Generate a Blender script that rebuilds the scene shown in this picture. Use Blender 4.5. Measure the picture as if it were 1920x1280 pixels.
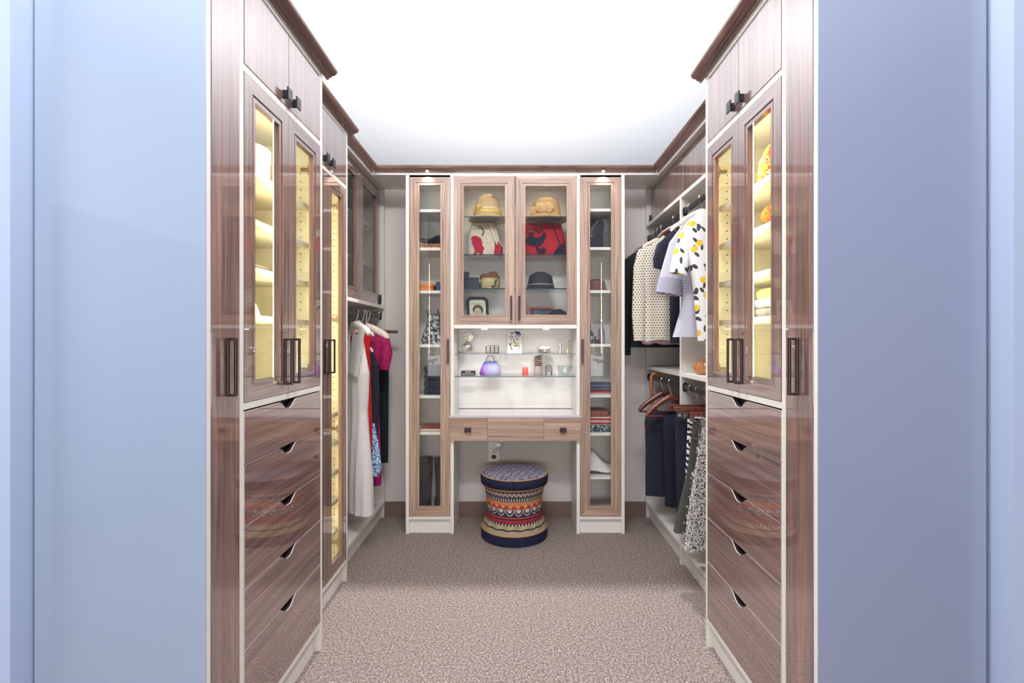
import bpy, bmesh, math, random
from math import sin, cos, pi, radians
from mathutils import Vector
random.seed(7)
SC = bpy.context.scene
COL = SC.collection
for _o in list(bpy.data.objects):
    bpy.data.objects.remove(_o)

# ---------------------------------------------------------------- camera, world, lamps, exposure
H = 1.24                                   # eye height
cam = bpy.data.cameras.new('camera')
cam.sensor_width = 36.0
cam.lens = 900.0 * 36.0 / 1920.0
cam.shift_x = -6.0 / 1920.0
cam.shift_y = -3.0 / 1920.0
cam.clip_start = 0.02
camo = bpy.data.objects.new('camera', cam)
camo.location = (0, 0, H)
camo.rotation_euler = (pi / 2, 0, 0)
COL.objects.link(camo)
SC.camera = camo

w = bpy.data.worlds.new('world')
SC.world = w
w.use_nodes = True
w.node_tree.nodes['Background'].inputs[0].default_value = (0.80, 0.88, 1.0, 1)
w.node_tree.nodes['Background'].inputs[1].default_value = 0.3

SC.view_settings.view_transform = 'Standard'
SC.view_settings.look = 'None'
SC.view_settings.exposure = 0.0
SC.view_settings.gamma = 1.0
SC.view_settings.use_curve_mapping = False
SC.cycles.max_bounces = 8
SC.cycles.diffuse_bounces = 4
SC.cycles.glossy_bounces = 4
SC.cycles.transmission_bounces = 4
SC.cycles.transparent_max_bounces = 24
SC.cycles.caustics_reflective = False
SC.cycles.caustics_refractive = False
SC.cycles.sample_clamp_indirect = 4.0

CEIL = 3.5


def area(name, loc, rot, sx, sy, power, col):
    l = bpy.data.lights.new(name, 'AREA')
    l.shape = 'RECTANGLE'
    l.size, l.size_y = sx, sy
    l.energy = power
    l.color = col
    o = bpy.data.objects.new(name, l)
    o.location = loc
    o.rotation_euler = rot
    COL.objects.link(o)
    return o


def spot(name, loc, rot, power, col, ang=100, blend=0.6, r=0.015):
    l = bpy.data.lights.new(name, 'SPOT')
    l.energy = power
    l.color = col
    l.spot_size = radians(ang)
    l.spot_blend = blend
    l.shadow_soft_size = r
    o = bpy.data.objects.new(name, l)
    o.location = loc
    o.rotation_euler = rot
    COL.objects.link(o)
    return o


COOL = (0.86, 0.92, 1.0)
NEUT = (1.0, 0.975, 0.95)
WARM = (1.0, 0.86, 0.62)
# added unseen fills on the cabinets and behind the back wall, whitening the ceiling
for _s in (-1, 1):
    area('ceiling_fill', (_s * 1.02, 1.7, 2.36), (pi, 0, 0), 0.3, 1.5, 16, (0.97, 0.98, 1.0))
area('ceiling_fill', (0, 4.25, 1.1), (pi, 0, 0), 3.2, 1.2, 78, (0.96, 0.98, 1.0))
area('ceiling_fill', (0, 7.0, 0.6), (pi, 0, 0), 4.0, 1.6, 14, (0.93, 0.96, 1.0))
# ceiling lamps: two recessed spots over the back unit, panels over the aisle and behind the camera
for _x in (-0.71, 0.71):
    spot('ceiling_spot', (_x, 3.33, CEIL - 0.01), (radians(-18), 0, 0), 290, (0.96, 0.95, 1.0), 110, 0.5, 0.035)
area('aisle_ceiling_lamp', (0.0, 0.9, CEIL - 0.03), (0, 0, 0), 1.2, 0.6, 12, (0.98, 0.965, 1.0))
area('showroom_ceiling_lamp', (-1.1, 0.15, CEIL - 0.04), (0, 0, 0), 0.9, 0.5, 32, COOL)
area('showroom_ceiling_lamp', (1.1, 0.15, CEIL - 0.04), (0, 0, 0), 0.9, 0.5, 10, COOL)
# an added fill bar before the closet and daylight from the left showroom window
area('front_fill_bar', (0.0, 0.62, 3.34), (radians(56), 0, 0), 1.3, 0.18, 44, (0.97, 0.975, 1.0))
area('rear_fill_light', (0.0, -3.4, 0.92), (pi / 2, 0, 0), 2.3, 0.8, 80, (1.0, 0.98, 0.96))  # added low frontal fill behind the camera, no window there
area('left_window_light', (-3.1, 0.15, 1.9), (0, -pi / 2, 0), 1.8, 0.9, 26, COOL)
# small recessed spots of the back unit
for _x in (-0.2, 0.2):
    spot('hat_cabinet_spot', (_x, 3.2, 2.285), (0, 0, 0), 6.0, WARM, 150, 0.8)
    spot('niche_spot', (_x, 3.115, 1.306), (radians(10), 0, 0), 2.9, NEUT, 150, 0.8, 0.009)
for _x in (-0.56, 0.56):
    spot('crown_spot', (_x, 3.05, 2.302), (radians(-4), 0, 0), 3.5, NEUT, 110, 0.7)
    spot('tall_cabinet_spot', (_x, 3.2, 2.285), (0, 0, 0), 0.9, (1, 0.94, 0.84), 140, 0.8)

# ---------------------------------------------------------------- shader helpers


class X:
    """a tiny expression wrapper over shader math nodes"""
    def __init__(self, nt, sock):
        self.nt, self.s = nt, sock

    def _op(self, op, *args):
        n = self.nt.nodes.new('ShaderNodeMath')
        n.operation = op
        for i, a in enumerate((self,) + args):
            if isinstance(a, X):
                self.nt.links.new(a.s, n.inputs[i])
            else:
                n.inputs[i].default_value = a
        return X(self.nt, n.outputs[0])

    def __add__(self, o): return self._op('ADD', o)
    def __sub__(self, o): return self._op('SUBTRACT', o)
    def __mul__(self, o): return self._op('MULTIPLY', o)
    def __truediv__(self, o): return self._op('DIVIDE', o)
    def gt(self, o): return self._op('GREATER_THAN', o)
    def lt(self, o): return self._op('LESS_THAN', o)
    def sin(self): return self._op('SINE')
    def abs(self): return self._op('ABSOLUTE')
    def frac(self): return self._op('FRACT')
    def mx(self, o): return self._op('MAXIMUM', o)
    def mn(self, o): return self._op('MINIMUM', o)
    def pw(self, o): return self._op('POWER', o)
    def atan2(self, o): return self._op('ARCTAN2', o)
    def sqrt(self): return self._op('SQRT')


def rgba(c):
    return (c[0], c[1], c[2], 1.0)


def s2l(r, g, b):
    f = lambda v: ((v / 255.0) / 12.92) if v / 255.0 <= 0.04045 else (((v / 255.0) + 0.055) / 1.055) ** 2.4
    return (f(r), f(g), f(b))


class Mat:
    def __init__(self, name, col=(0.5, 0.5, 0.5), rough=0.5, metal=0.0, coat=0.0, coat_ior=1.5, coat_rough=0.02, spec=0.5):
        m = bpy.data.materials.new(name)
        m.use_nodes = True
        self.m, self.nt = m, m.node_tree
        self.b = self.nt.nodes['Principled BSDF']
        self.b.inputs['Base Color'].default_value = rgba(col)
        self.b.inputs['Roughness'].default_value = rough
        self.b.inputs['Metallic'].default_value = metal
        self.b.inputs['Specular IOR Level'].default_value = spec
        if coat:
            self.b.inputs['Coat Weight'].default_value = coat
            self.b.inputs['Coat IOR'].default_value = coat_ior
            self.b.inputs['Coat Roughness'].default_value = coat_rough
        self._c = None

    def coord(self, kind='Object'):
        if self._c is None:
            self._c = self.nt.nodes.new('ShaderNodeTexCoord')
        return self._c.outputs[kind]

    def xyz(self, kind='Object'):
        n = self.nt.nodes.new('ShaderNodeSeparateXYZ')
        self.nt.links.new(self.coord(kind), n.inputs[0])
        return [X(self.nt, n.outputs[i]) for i in range(3)]

    def vec(self, x, y, z):
        n = self.nt.nodes.new('ShaderNodeCombineXYZ')
        for i, a in enumerate((x, y, z)):
            if isinstance(a, X):
                self.nt.links.new(a.s, n.inputs[i])
            else:
                n.inputs[i].default_value = a
        return n.outputs[0]

    def noise(self, vec, scale=5.0, detail=3.0, rough=0.5, dist=0.0):
        n = self.nt.nodes.new('ShaderNodeTexNoise')
        n.inputs['Scale'].default_value = scale
        n.inputs['Detail'].default_value = detail
        n.inputs['Roughness'].default_value = rough
        n.inputs['Distortion'].default_value = dist
        self.nt.links.new(vec, n.inputs['Vector'])
        return X(self.nt, n.outputs[0])

    def voronoi(self, vec, scale=5.0, rnd=1.0, out='Distance', feature='F1', dim='3D'):
        n = self.nt.nodes.new('ShaderNodeTexVoronoi')
        n.feature = feature
        n.voronoi_dimensions = dim
        n.inputs['Scale'].default_value = scale
        n.inputs['Randomness'].default_value = rnd
        self.nt.links.new(vec, n.inputs['Vector'])
        return X(self.nt, n.outputs[out])

    def rnd(self):
        n = self.nt.nodes.new('ShaderNodeObjectInfo')
        return X(self.nt, n.outputs['Random'])

    def ramp(self, x, stops, const=False):
        n = self.nt.nodes.new('ShaderNodeValToRGB')
        cr = n.color_ramp
        if const:
            cr.interpolation = 'CONSTANT'
        while len(cr.elements) < len(stops):
            cr.elements.new(0.5)
        for e, (p, c) in zip(cr.elements, stops):
            e.position = p
            e.color = rgba(c)
        self.nt.links.new(x.s, n.inputs[0])
        return n.outputs[0]

    def mix(self, fac, a, b):
        n = self.nt.nodes.new('ShaderNodeMix')
        n.data_type = 'RGBA'
        for sock, v in ((n.inputs[0], fac), (n.inputs[6], a), (n.inputs[7], b)):
            if isinstance(v, X):
                self.nt.links.new(v.s, sock)
            elif isinstance(v, (tuple, list)):
                sock.default_value = rgba(v)
            elif isinstance(v, float):
                sock.default_value = v
            else:
                self.nt.links.new(v, sock)
        return n.outputs[2]

    def base(self, sock):
        self.nt.links.new(sock, self.b.inputs['Base Color'])
        return self

    def bump(self, h, strength=0.3, dist=0.002):
        n = self.nt.nodes.new('ShaderNodeBump')
        n.inputs['Strength'].default_value = strength
        n.inputs['Distance'].default_value = dist
        self.nt.links.new(h.s, n.inputs['Height'])
        self.nt.links.new(n.outputs[0], self.b.inputs['Normal'])
        return self


def plain(name, col, rough=0.5, metal=0.0, **k):
    return Mat(name, col, rough, metal, **k).m


def emit(name, col, strength):
    m = bpy.data.materials.new(name)
    m.use_nodes = True
    nt = m.node_tree
    nt.nodes.clear()
    e = nt.nodes.new('ShaderNodeEmission')
    e.inputs[0].default_value = rgba(col)
    e.inputs[1].default_value = strength
    o = nt.nodes.new('ShaderNodeOutputMaterial')
    nt.links.new(e.outputs[0], o.inputs[0])
    return m


def glass(name, tint, ior=1.45):
    """clear pane: what is not mirrored passes straight through"""
    m = bpy.data.materials.new(name)
    m.use_nodes = True
    nt = m.node_tree
    nt.nodes.clear()
    t = nt.nodes.new('ShaderNodeBsdfTransparent')
    t.inputs[0].default_value = rgba(tint)
    g = nt.nodes.new('ShaderNodeBsdfGlossy')
    g.inputs['Roughness'].default_value = 0.0
    geo = nt.nodes.new('ShaderNodeNewGeometry')
    dot = nt.nodes.new('ShaderNodeVectorMath')
    dot.operation = 'DOT_PRODUCT'
    nt.links.new(geo.outputs['Normal'], dot.inputs[0])
    nt.links.new(geo.outputs['Incoming'], dot.inputs[1])
    f0 = ((ior - 1) / (ior + 1)) ** 2
    fr = (X(nt, dot.outputs['Value']).abs() * -1.0 + 1.0).pw(5.0) * (1 - f0) + f0
    mx = nt.nodes.new('ShaderNodeMixShader')
    o = nt.nodes.new('ShaderNodeOutputMaterial')
    nt.links.new(fr.s, mx.inputs[0])
    nt.links.new(t.outputs[0], mx.inputs[1])
    nt.links.new(g.outputs[0], mx.inputs[2])
    nt.links.new(mx.outputs[0], o.inputs[0])
    return m


def lacquer(M, f0, gain, power):
    """thick mirror lacquer: reflection grows towards grazing view"""
    nt = M.nt
    g = nt.nodes.new('ShaderNodeBsdfGlossy')
    g.inputs['Roughness'].default_value = 0.012
    geo = nt.nodes.new('ShaderNodeNewGeometry')
    dot = nt.nodes.new('ShaderNodeVectorMath')
    dot.operation = 'DOT_PRODUCT'
    nt.links.new(geo.outputs['Normal'], dot.inputs[0])
    nt.links.new(geo.outputs['Incoming'], dot.inputs[1])
    fac = ((X(nt, dot.outputs['Value']).abs() * -1.0 + 1.0).pw(power) * gain + f0).mn(0.92)
    mx = nt.nodes.new('ShaderNodeMixShader')
    nt.links.new(fac.s, mx.inputs[0])
    nt.links.new(M.b.outputs[0], mx.inputs[1])
    nt.links.new(g.outputs[0], mx.inputs[2])
    out = [n for n in nt.nodes if n.type == 'OUTPUT_MATERIAL'][0]
    nt.links.new(mx.outputs[0], out.inputs[0])


def wood(name, axis, light, mid, dark, coat_ior=2.0, coat=1.0, rough=0.4, gloss=None):
    """straight-grained laminate, grain along axis (0, 1, 2)"""
    M = Mat(name, mid, rough, coat=coat, coat_ior=coat_ior, coat_rough=0.012)
    c = M.xyz()
    r = M.rnd() * 37.0
    a = c[axis]
    o = [c[i] for i in range(3) if i != axis]
    across = (o[0] + o[1]) if axis != 2 else (o[0] + o[1])
    warp = M.noise(M.vec(a * 1.6, across * 5.0, r), 1.0, 2.0) * 0.05
    ac = across + warp
    fine = M.noise(M.vec(a * 3.0, ac * 260.0, r), 1.0, 2.0, 0.6)
    mid_ = M.noise(M.vec(a * 1.1, ac * 42.0, r + 5.0), 1.0, 3.0, 0.6)
    broad = M.noise(M.vec(a * 0.5, ac * 9.0, r + 9.0), 1.0, 2.0)
    v = fine * 0.42 + mid_ * 0.40 + broad * 0.18
    M.base(M.ramp(v, [(0.37, dark), (0.50, mid), (0.62, light)]))
    if gloss:
        lacquer(M, *gloss)
    return M.m


# ---------------------------------------------------------------- mesh helpers
OFF = {}


class MB:
    def __init__(self):
        self.v, self.f, self.m = [], [], []

    def hexa(self, p, mi=0):
        """8 corners: bottom ring 0-3, top ring 4-7"""
        b = len(self.v)
        self.v += [tuple(q) for q in p]
        for q in ((0, 3, 2, 1), (4, 5, 6, 7), (0, 1, 5, 4), (1, 2, 6, 5), (2, 3, 7, 6), (3, 0, 4, 7)):
            self.f.append(tuple(b + i for i in q))
            self.m.append(mi)
        return self

    def box(self, x0, x1, y0, y1, z0, z1, mi=0):
        if x0 > x1: x0, x1 = x1, x0
        if y0 > y1: y0, y1 = y1, y0
        return self.hexa([(x0, y0, z0), (x1, y0, z0), (x1, y1, z0), (x0, y1, z0),
                          (x0, y0, z1), (x1, y0, z1), (x1, y1, z1), (x0, y1, z1)], mi)

    def pbox(self, P, u0, u1, v0, v1, n0, n1, mi=0):
        return self.hexa([P(u0, v0, n0), P(u1, v0, n0), P(u1, v0, n1), P(u0, v0, n1),
                          P(u0, v1, n0), P(u1, v1, n0), P(u1, v1, n1), P(u0, v1, n1)], mi)

    def prism(self, P, poly, n0, n1, mi=0, side=None):
        b = len(self.v)
        k = len(poly)
        self.v += [tuple(P(u, v, n0)) for u, v in poly] + [tuple(P(u, v, n1)) for u, v in poly]
        self.f.append(tuple(b + i for i in range(k - 1, -1, -1)))
        self.f.append(tuple(b + k + i for i in range(k)))
        self.m += [mi, mi]
        for i in range(k):
            j = (i + 1) % k
            self.f.append((b + i, b + j, b + k + j, b + k + i))
            self.m.append(mi if side is None else side)
        return self

    def loft(self, rings, caps=True, mi=0, closed=True):
        b = len(self.v)
        n = len(rings[0])
        for r in rings:
            self.v += [tuple(q) for q in r]
        for i in range(len(rings) - 1):
            for j in range(n if closed else n - 1):
                j2 = (j + 1) % n
                self.f.append((b + i * n + j, b + i * n + j2, b + (i + 1) * n + j2, b + (i + 1) * n + j))
                self.m.append(mi)
        if caps and closed:
            self.f.append(tuple(b + j for j in range(n - 1, -1, -1)))
            self.f.append(tuple(b + (len(rings) - 1) * n + j for j in range(n)))
            self.m += [mi, mi]
        return self

    def lathe(self, prof, c, n=32, sx=1.0, sy=1.0, mi=0, caps=True, tilt=None):
        rings = []
        for r, z in prof:
            ring = []
            for j in range(n):
                t = 2 * pi * j / n
                p = Vector((r * cos(t) * sx, r * sin(t) * sy, z))
                if tilt is not None:
                    p.rotate(tilt)
                ring.append((c[0] + p.x, c[1] + p.y, c[2] + p.z))
            rings.append(ring)
        return self.loft(rings, caps, mi)

    def tube(self, pts, r, n=8, mi=0, flat=1.0, up=None):
        pts = [Vector(p) for p in pts]
        rings = []
        ref = Vector(up) if up else None
        for i, p in enumerate(pts):
            d = (pts[min(i + 1, len(pts) - 1)] - pts[max(i - 1, 0)])
            if d.length < 1e-9:
                d = Vector((0, 0, 1))
            d.normalize()
            if ref is None:
                ref = Vector((0, 0, 1)) if abs(d.z) < 0.9 else Vector((1, 0, 0))
            a = d.cross(ref)
            if a.length < 1e-6:
                a = d.cross(Vector((0.3, 0.9, 0.1)))
            a.normalize()
            b = a.cross(d).normalized()
            if up is None:
                ref = b
            rr = r[i] if isinstance(r, (list, tuple)) else r
            rings.append([p + a * (rr * cos(2 * pi * j / n)) + b * (rr * flat * sin(2 * pi * j / n)) for j in range(n)])
        return self.loft(rings, True, mi)

    def ball(self, c, rx, ry=None, rz=None, n=16, m=10, mi=0, fn=None):
        ry = rx if ry is None else ry
        rz = rx if rz is None else rz
        rings = []
        for i in range(m + 1):
            ph = -pi / 2 + pi * i / m
            k = max(cos(ph), 0.02)
            ring = []
            for j in range(n):
                t = 2 * pi * j / n
                p = (rx * k * cos(t), ry * k * sin(t), rz * sin(ph))
                if fn:
                    p = fn(*p)
                ring.append((c[0] + p[0], c[1] + p[1], c[2] + p[2]))
            rings.append(ring)
        return self.loft(rings, True, mi)

    def build(self, name, mats, parent=None, smooth=False, bevel=0.0, label=None, kind=None, org=None, sub=0, solid=0.0):
        if not isinstance(mats, (list, tuple)):
            mats = [mats]
        if parent is not None:
            o0 = OFF[parent.name]
            loc = (0, 0, 0)
        else:
            if org is None:
                xs, ys, zs = zip(*self.v)
                org = ((min(xs) + max(xs)) / 2, (min(ys) + max(ys)) / 2, min(zs))
            o0 = org
            loc = org
        me = bpy.data.meshes.new(name)
        me.from_pydata([(x - o0[0], y - o0[1], z - o0[2]) for x, y, z in self.v], [], self.f)
        for mt in mats:
            me.materials.append(mt)
        me.polygons.foreach_set('material_index', self.m)
        bm = bmesh.new()
        bm.from_mesh(me)
        bmesh.ops.recalc_face_normals(bm, faces=bm.faces)
        if smooth:
            for f in bm.faces:
                f.smooth = True
            for e in bm.edges:
                if len(e.link_faces) == 2 and e.calc_face_angle(0.0) > radians(50):
                    e.smooth = False
        bm.to_mesh(me)
        bm.free()
        ob = bpy.data.objects.new(name, me)
        COL.objects.link(ob)
        ob.location = loc
        if parent is not None:
            ob.parent = parent
        OFF[ob.name] = o0
        if sub:
            md = ob.modifiers.new('sub', 'SUBSURF')
            md.levels = md.render_levels = sub
        if solid:
            md = ob.modifiers.new('solid', 'SOLIDIFY')
            md.thickness = solid
            md.offset = 0
        if bevel:
            md = ob.modifiers.new('bev', 'BEVEL')
            md.width = bevel
            md.segments = 2
            md.limit_method = 'ANGLE'
            md.angle_limit = radians(40)
        if label:
            ob['label'] = label
        if kind:
            ob['kind'] = kind
        return ob


def thing(name, label, cat, loc, group=None):
    o = bpy.data.objects.new(name, None)
    o.empty_display_size = 0.05
    COL.objects.link(o)
    o.location = loc
    OFF[o.name] = tuple(loc)
    return tag(o, label, cat, group)


def tag(o, label, cat, group=None):
    o['label'] = label
    o['category'] = cat
    if group:
        o['group'] = group
    return o


# ---------------------------------------------------------------- materials
WL, WM_, WD = s2l(204, 176, 154), s2l(174, 142, 122), s2l(124, 96, 80)
DL, DM_, DD = s2l(164, 132, 120), s2l(134, 101, 92), s2l(90, 66, 60)  # tower copy of the same wood, dimmer light mixed into its colour
wood_v = wood('wood_grain_upright', 2, WL, WM_, WD, 1.7)
wood_x = wood('wood_grain_crosswise', 0, WL, WM_, WD, 1.7)
twood_v = wood('gloss_wood_upright', 2, DL, DM_, DD, 1.5, 0.0, 0.4, (0.05, 1.05, 2.4))
twood_y = wood('gloss_wood_crosswise', 1, DL, DM_, DD, 1.5, 0.0, 0.4, (0.05, 1.05, 2.4))
crown_m = wood('crown_wood', 1, DL, DM_, DD, 1.5, 0.3)
crown_x = wood('crown_wood_across', 0, DL, DM_, DD, 1.5, 0.3)
white_m = plain('white_melamine', s2l(232, 228, 222), 0.35)
edge_m = plain('white_edge_band', s2l(236, 230, 228), 0.35)
cream_m = plain('cream_melamine', s2l(230, 226, 212), 0.4)
dim_m = plain('grey_melamine', s2l(206, 201, 192), 0.45)
dark_m = plain('dark_trim_recess_shade', s2l(40, 32, 30), 0.7)  # shade painted into the drawer recesses; also plain dark trims
black_m = plain('black_metal', s2l(38, 38, 44), 0.35, 0.3)
bronze_m = plain('dark_bronze', s2l(64, 46, 46), 0.3, 0.6)
hinge_m = plain('nickel_hinge', s2l(190, 175, 140), 0.25, 1.0)
chrome_m = plain('chrome', (0.85, 0.85, 0.86), 0.08, 1.0)
pane_m = glass('pane_glass', (0.97, 0.98, 0.97), 1.5)
smoke_m = glass('smoked_pane_glass', (0.80, 0.83, 0.82), 1.5)
shelf_glass = glass('shelf_glass', (0.97, 0.985, 0.98), 1.22)
glass_edge = plain('glass_edge_green', s2l(34, 68, 70), 0.15)
led_warm = emit('warm_led', (1.0, 0.86, 0.44), 30.0)
led_gable = emit('warm_led_bright', (1.0, 0.86, 0.44), 62.0)
led_dot = emit('spot_lens', (1.0, 0.97, 0.9), 14.0)
panel_m = plain('gloss_blue_panel_lit', s2l(164, 178, 199), 0.45, coat=1.0, coat_ior=1.75, coat_rough=0.01)  # left copy of the end panel, its stronger light mixed into the colour
panel_r = plain('gloss_blue_panel_shaded', s2l(147, 155, 178), 0.5, coat=1.0, coat_ior=1.6, coat_rough=0.015)  # right copy of the same panel, darkened in colour for weaker light

cm = Mat('carpet', (0.3, 0.27, 0.26), 0.95, spec=0.1)
p = cm.coord()
n1 = cm.noise(p, 330.0, 2.0, 0.7)
n2 = cm.noise(p, 110.0, 2.0, 0.6)
cm.base(cm.ramp(n1 * 0.6 + n2 * 0.4, [(0.38, s2l(70, 62, 59)), (0.47, s2l(130, 117, 110)), (0.53, s2l(152, 138, 130)), (0.62, s2l(214, 199, 190))]))
cm.bump(n1, 0.7, 0.006)
carpet_m = cm.m
wm = Mat('painted_wall', s2l(206, 198, 192), 0.8)
wm.bump(wm.noise(wm.coord(), 90.0, 2.0), 0.12, 0.002)
wall_m = wm.m
wb = Mat('blue_white_wall_paint', s2l(184, 197, 219), 0.7)
wb.bump(wb.noise(wb.coord(), 70.0, 2.0), 0.1, 0.002)
outer_wall_m = wb.m
ceil_m = plain('ceiling_white', (0.9, 0.91, 0.92), 0.9)
base_m = plain('brown_vinyl_base', s2l(116, 94, 84), 0.5)

# ---------------------------------------------------------------- the room shell
YB = 3.375


def struct(name, mb, m, **k):
    return mb.build(name, m, kind='structure', org=(0, 0, 0), **k)


struct('floor', MB().box(-3.3, 3.3, -3.6, 9.1, -0.05, 0.0), carpet_m)
struct('ceiling', MB().box(-3.3, 3.3, -3.6, 9.1, CEIL, CEIL + 0.06), ceil_m)
struct('wall_back', MB().box(-1.32, 1.32, YB, YB + 0.1, 0.0, 2.30), wall_m)
struct('wall_left', MB().box(-1.32, -1.212, 1.152, YB, 0.0, 2.30), outer_wall_m)
struct('wall_right', MB().box(1.222, 1.33, 1.176, YB, 0.0, 2.30), outer_wall_m)
struct('wall_front_left', MB().box(-3.3, -1.32, 1.152, 1.25, 0.0, CEIL), outer_wall_m)
struct('wall_front_right', MB().box(1.33, 3.3, 1.176, 1.27, 0.0, CEIL), outer_wall_m)
struct('wall_far', MB().box(-3.3, 3.3, 9.0, 9.1, 0.0, CEIL), ceil_m)
struct('wall_rear', MB().box(-3.3, 3.3, -3.6, -3.5, 0.0, CEIL), plain('rear_wall', s2l(196, 204, 222), 0.8))
sl = MB().box(-3.3, -3.2, -3.5, 9.0, 2.19, CEIL, 0).box(-3.3, -3.2, -3.5, 9.0, 0.0, 2.19, 1)
struct('wall_showroom_left', sl, [ceil_m, plain('showroom_grey', s2l(150, 162, 188), 0.8)])
sl = MB().box(3.2, 3.3, -3.5, 9.0, 0.0, CEIL, 0)
struct('wall_showroom_right', sl, [plain('showroom_blue_grey', s2l(150, 160, 190), 0.8)])
for x0, x1 in ((-0.915, -0.70), (-0.393, 0.393), (0.70, 0.915)):
    struct('baseboard_back', MB().box(x0, x1, YB - 0.008, YB, 0.0, 0.105).box(x0, x1, YB - 0.016, YB - 0.008, 0.0, 0.012), base_m)

CROWN = [(0.0, 2.308), (0.008, 2.308), (0.010, 2.315), (0.020, 2.317), (0.022, 2.323), (0.034, 2.325), (0.043, 2.334), (0.045, 2.342), (0.0, 2.342)]


def crown(parent, s, Xf, y0, y1, m=None):
    """moulding along the depth, on a cabinet face at |x| = Xf"""
    P = lambda a, z, n: (s * (Xf - a), n, z)
    return MB().prism(P, CROWN, y0, y1).build('crown', m or crown_m, parent)


cb = MB().prism(lambda a, z, n: (n, 3.07 - a, z), CROWN, -0.90, 0.90)
struct('trim_1', cb, crown_x)

# ---------------------------------------------------------------- joinery helpers


def frame_door(P, u0, u1, v0, v1, w, mats, t=0.02):
    """mitred four-piece frame with a stepped inner bead; mats = upright grain, cross grain"""
    mb = MB()

    def members(a, b, n0):
        c = lambda k: [(u0 + k, v0 + k), (u1 - k, v0 + k), (u1 - k, v1 - k), (u0 + k, v1 - k)]
        A, B = c(a), c(b)
        for i in range(4):
            j = (i + 1) % 4
            q = [A[i], A[j], B[j], B[i]]
            mb.hexa([P(u, v, n0) for u, v in q] + [P(u, v, -t) for u, v in q], 1 if i % 2 == 0 else 0)
    members(0.0, w * 0.70, 0.0)
    members(w * 0.70 + 0.0008, w * 0.80, -0.0035)
    members(w * 0.80 + 0.0008, w, -0.0015)
    return mb


def pane(P, u0, u1, v0, v1, w, parent, m=None):
    return MB().pbox(P, u0 + w - 0.006, u1 - w + 0.006, v0 + w - 0.006, v1 - w + 0.006, -0.016, -0.012).build('pane', m or pane_m, parent)


def ring_handle(P, u, v0, v1, parent, n=0.027, m=None):
    mb = MB()
    a = 0.0055
    mb.pbox(P, u - a, u + a, v0, v1, 0.0, 0.006)
    mb.pbox(P, u - a, u + a, v0, v1, n - 0.006, n)
    mb.pbox(P, u - a, u + a, v0, v0 + 0.007, 0.006, n - 0.006)
    mb.pbox(P, u - a, u + a, v1 - 0.007, v1, 0.006, n - 0.006)
    return mb.build('handle', m or bronze_m, parent, bevel=0.0012)


def square_knob(P, u, v, parent, r=0.013, n=0.017):
    mb = MB().pbox(P, u - r * 0.62, u + r * 0.62, v - r * 0.9, v + r * 0.9, 0, n)
    mb.pbox(P, u - r * 1.2, u + r * 1.2, v - r * 1.5, v + r * 1.5, n, n + 0.005)
    return mb.build('knob', black_m, parent, bevel=0.001)


def hinge(P, u, v, sgn, parent):
    """concealed hinge behind a door: cup arm, plate and screws; sgn points from the gable into the door"""
    mb = MB()
    mb.pbox(P, u, u + sgn * 0.012, v - 0.006, v + 0.006, -0.075, -0.022)
    mb.pbox(P, u, u + sgn * 0.006, v - 0.020, v + 0.020, -0.048, -0.034)
    mb.pbox(P, u + sgn * 0.012, u + sgn * 0.016, v - 0.008, v + 0.008, -0.040, -0.022)
    for q in (-1, 1):
        mb.pbox(P, u, u + sgn * 0.009, v + q * 0.014 - 0.004, v + q * 0.014 + 0.004, -0.045, -0.037)
    return mb.build('hinge', hinge_m, parent)


def scoop_drawer(P, u0, u1, v0, v1, parent, mats, t=0.018):
    """drawer front whose top edge dips in the middle as a finger pull"""
    c = (u0 + u1) / 2
    poly = [(u0, v0), (u1, v0), (u1, v1)]
    hw, dp = 0.062, 0.026
    for i in range(17):
        q = 1 - 2 * i / 16.0
        k = 0.5 * (1 + cos(pi * min(1.0, max(0.0, (abs(q) - 0.15) / 0.85))))
        poly.append((c + q * hw, v1 - dp * k))
    poly.append((u0, v1))
    return MB().prism(P, poly, -0.003, 0.0, 0, 1).prism(P, poly, -t, -0.0031, 2, 2).build('drawer', list(mats) + [dark_m], parent)  # rear slab coloured dark to stand for shade inside the scoop


def glass_shelf(x0, x1, y0, y1, z, parent, name='glass_shelf', t=0.007):
    mb = MB().box(x0, x1, y0 + 0.002, y1, z - t, z, 0)
    mb.box(x0, x1, y0, y0 + 0.002, z - t, z, 1)
    return mb.build(name, [shelf_glass, glass_edge], parent)


def led_strip(mb_box, parent, m=None, name='led_strip'):
    return MB().box(*mb_box).build(name, m or led_warm, parent)


def spot_lens(x, y, z, parent, r=0.022):
    mb = MB().lathe([(r + 0.006, 0.003), (r + 0.006, 0.0), (r, -0.002)], (x, y, z), 20)
    o = mb.build('spot_light', chrome_m, parent)
    MB().lathe([(r, 0.0), (r, -0.003), (r * 0.8, -0.004)], (x, y, z), 20).build('lens', led_dot, o)
    return o
# ---------------------------------------------------------------- drawer towers, pull-outs and end panels
XF = 0.775


def pin_holes(P_pts, parent):
    mb = MB()
    for (x, y, z) in P_pts:
        mb.lathe([(0.0028, -0.0005), (0.0028, 0.0006)], (x, y, z), 6)
    return mb


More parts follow.
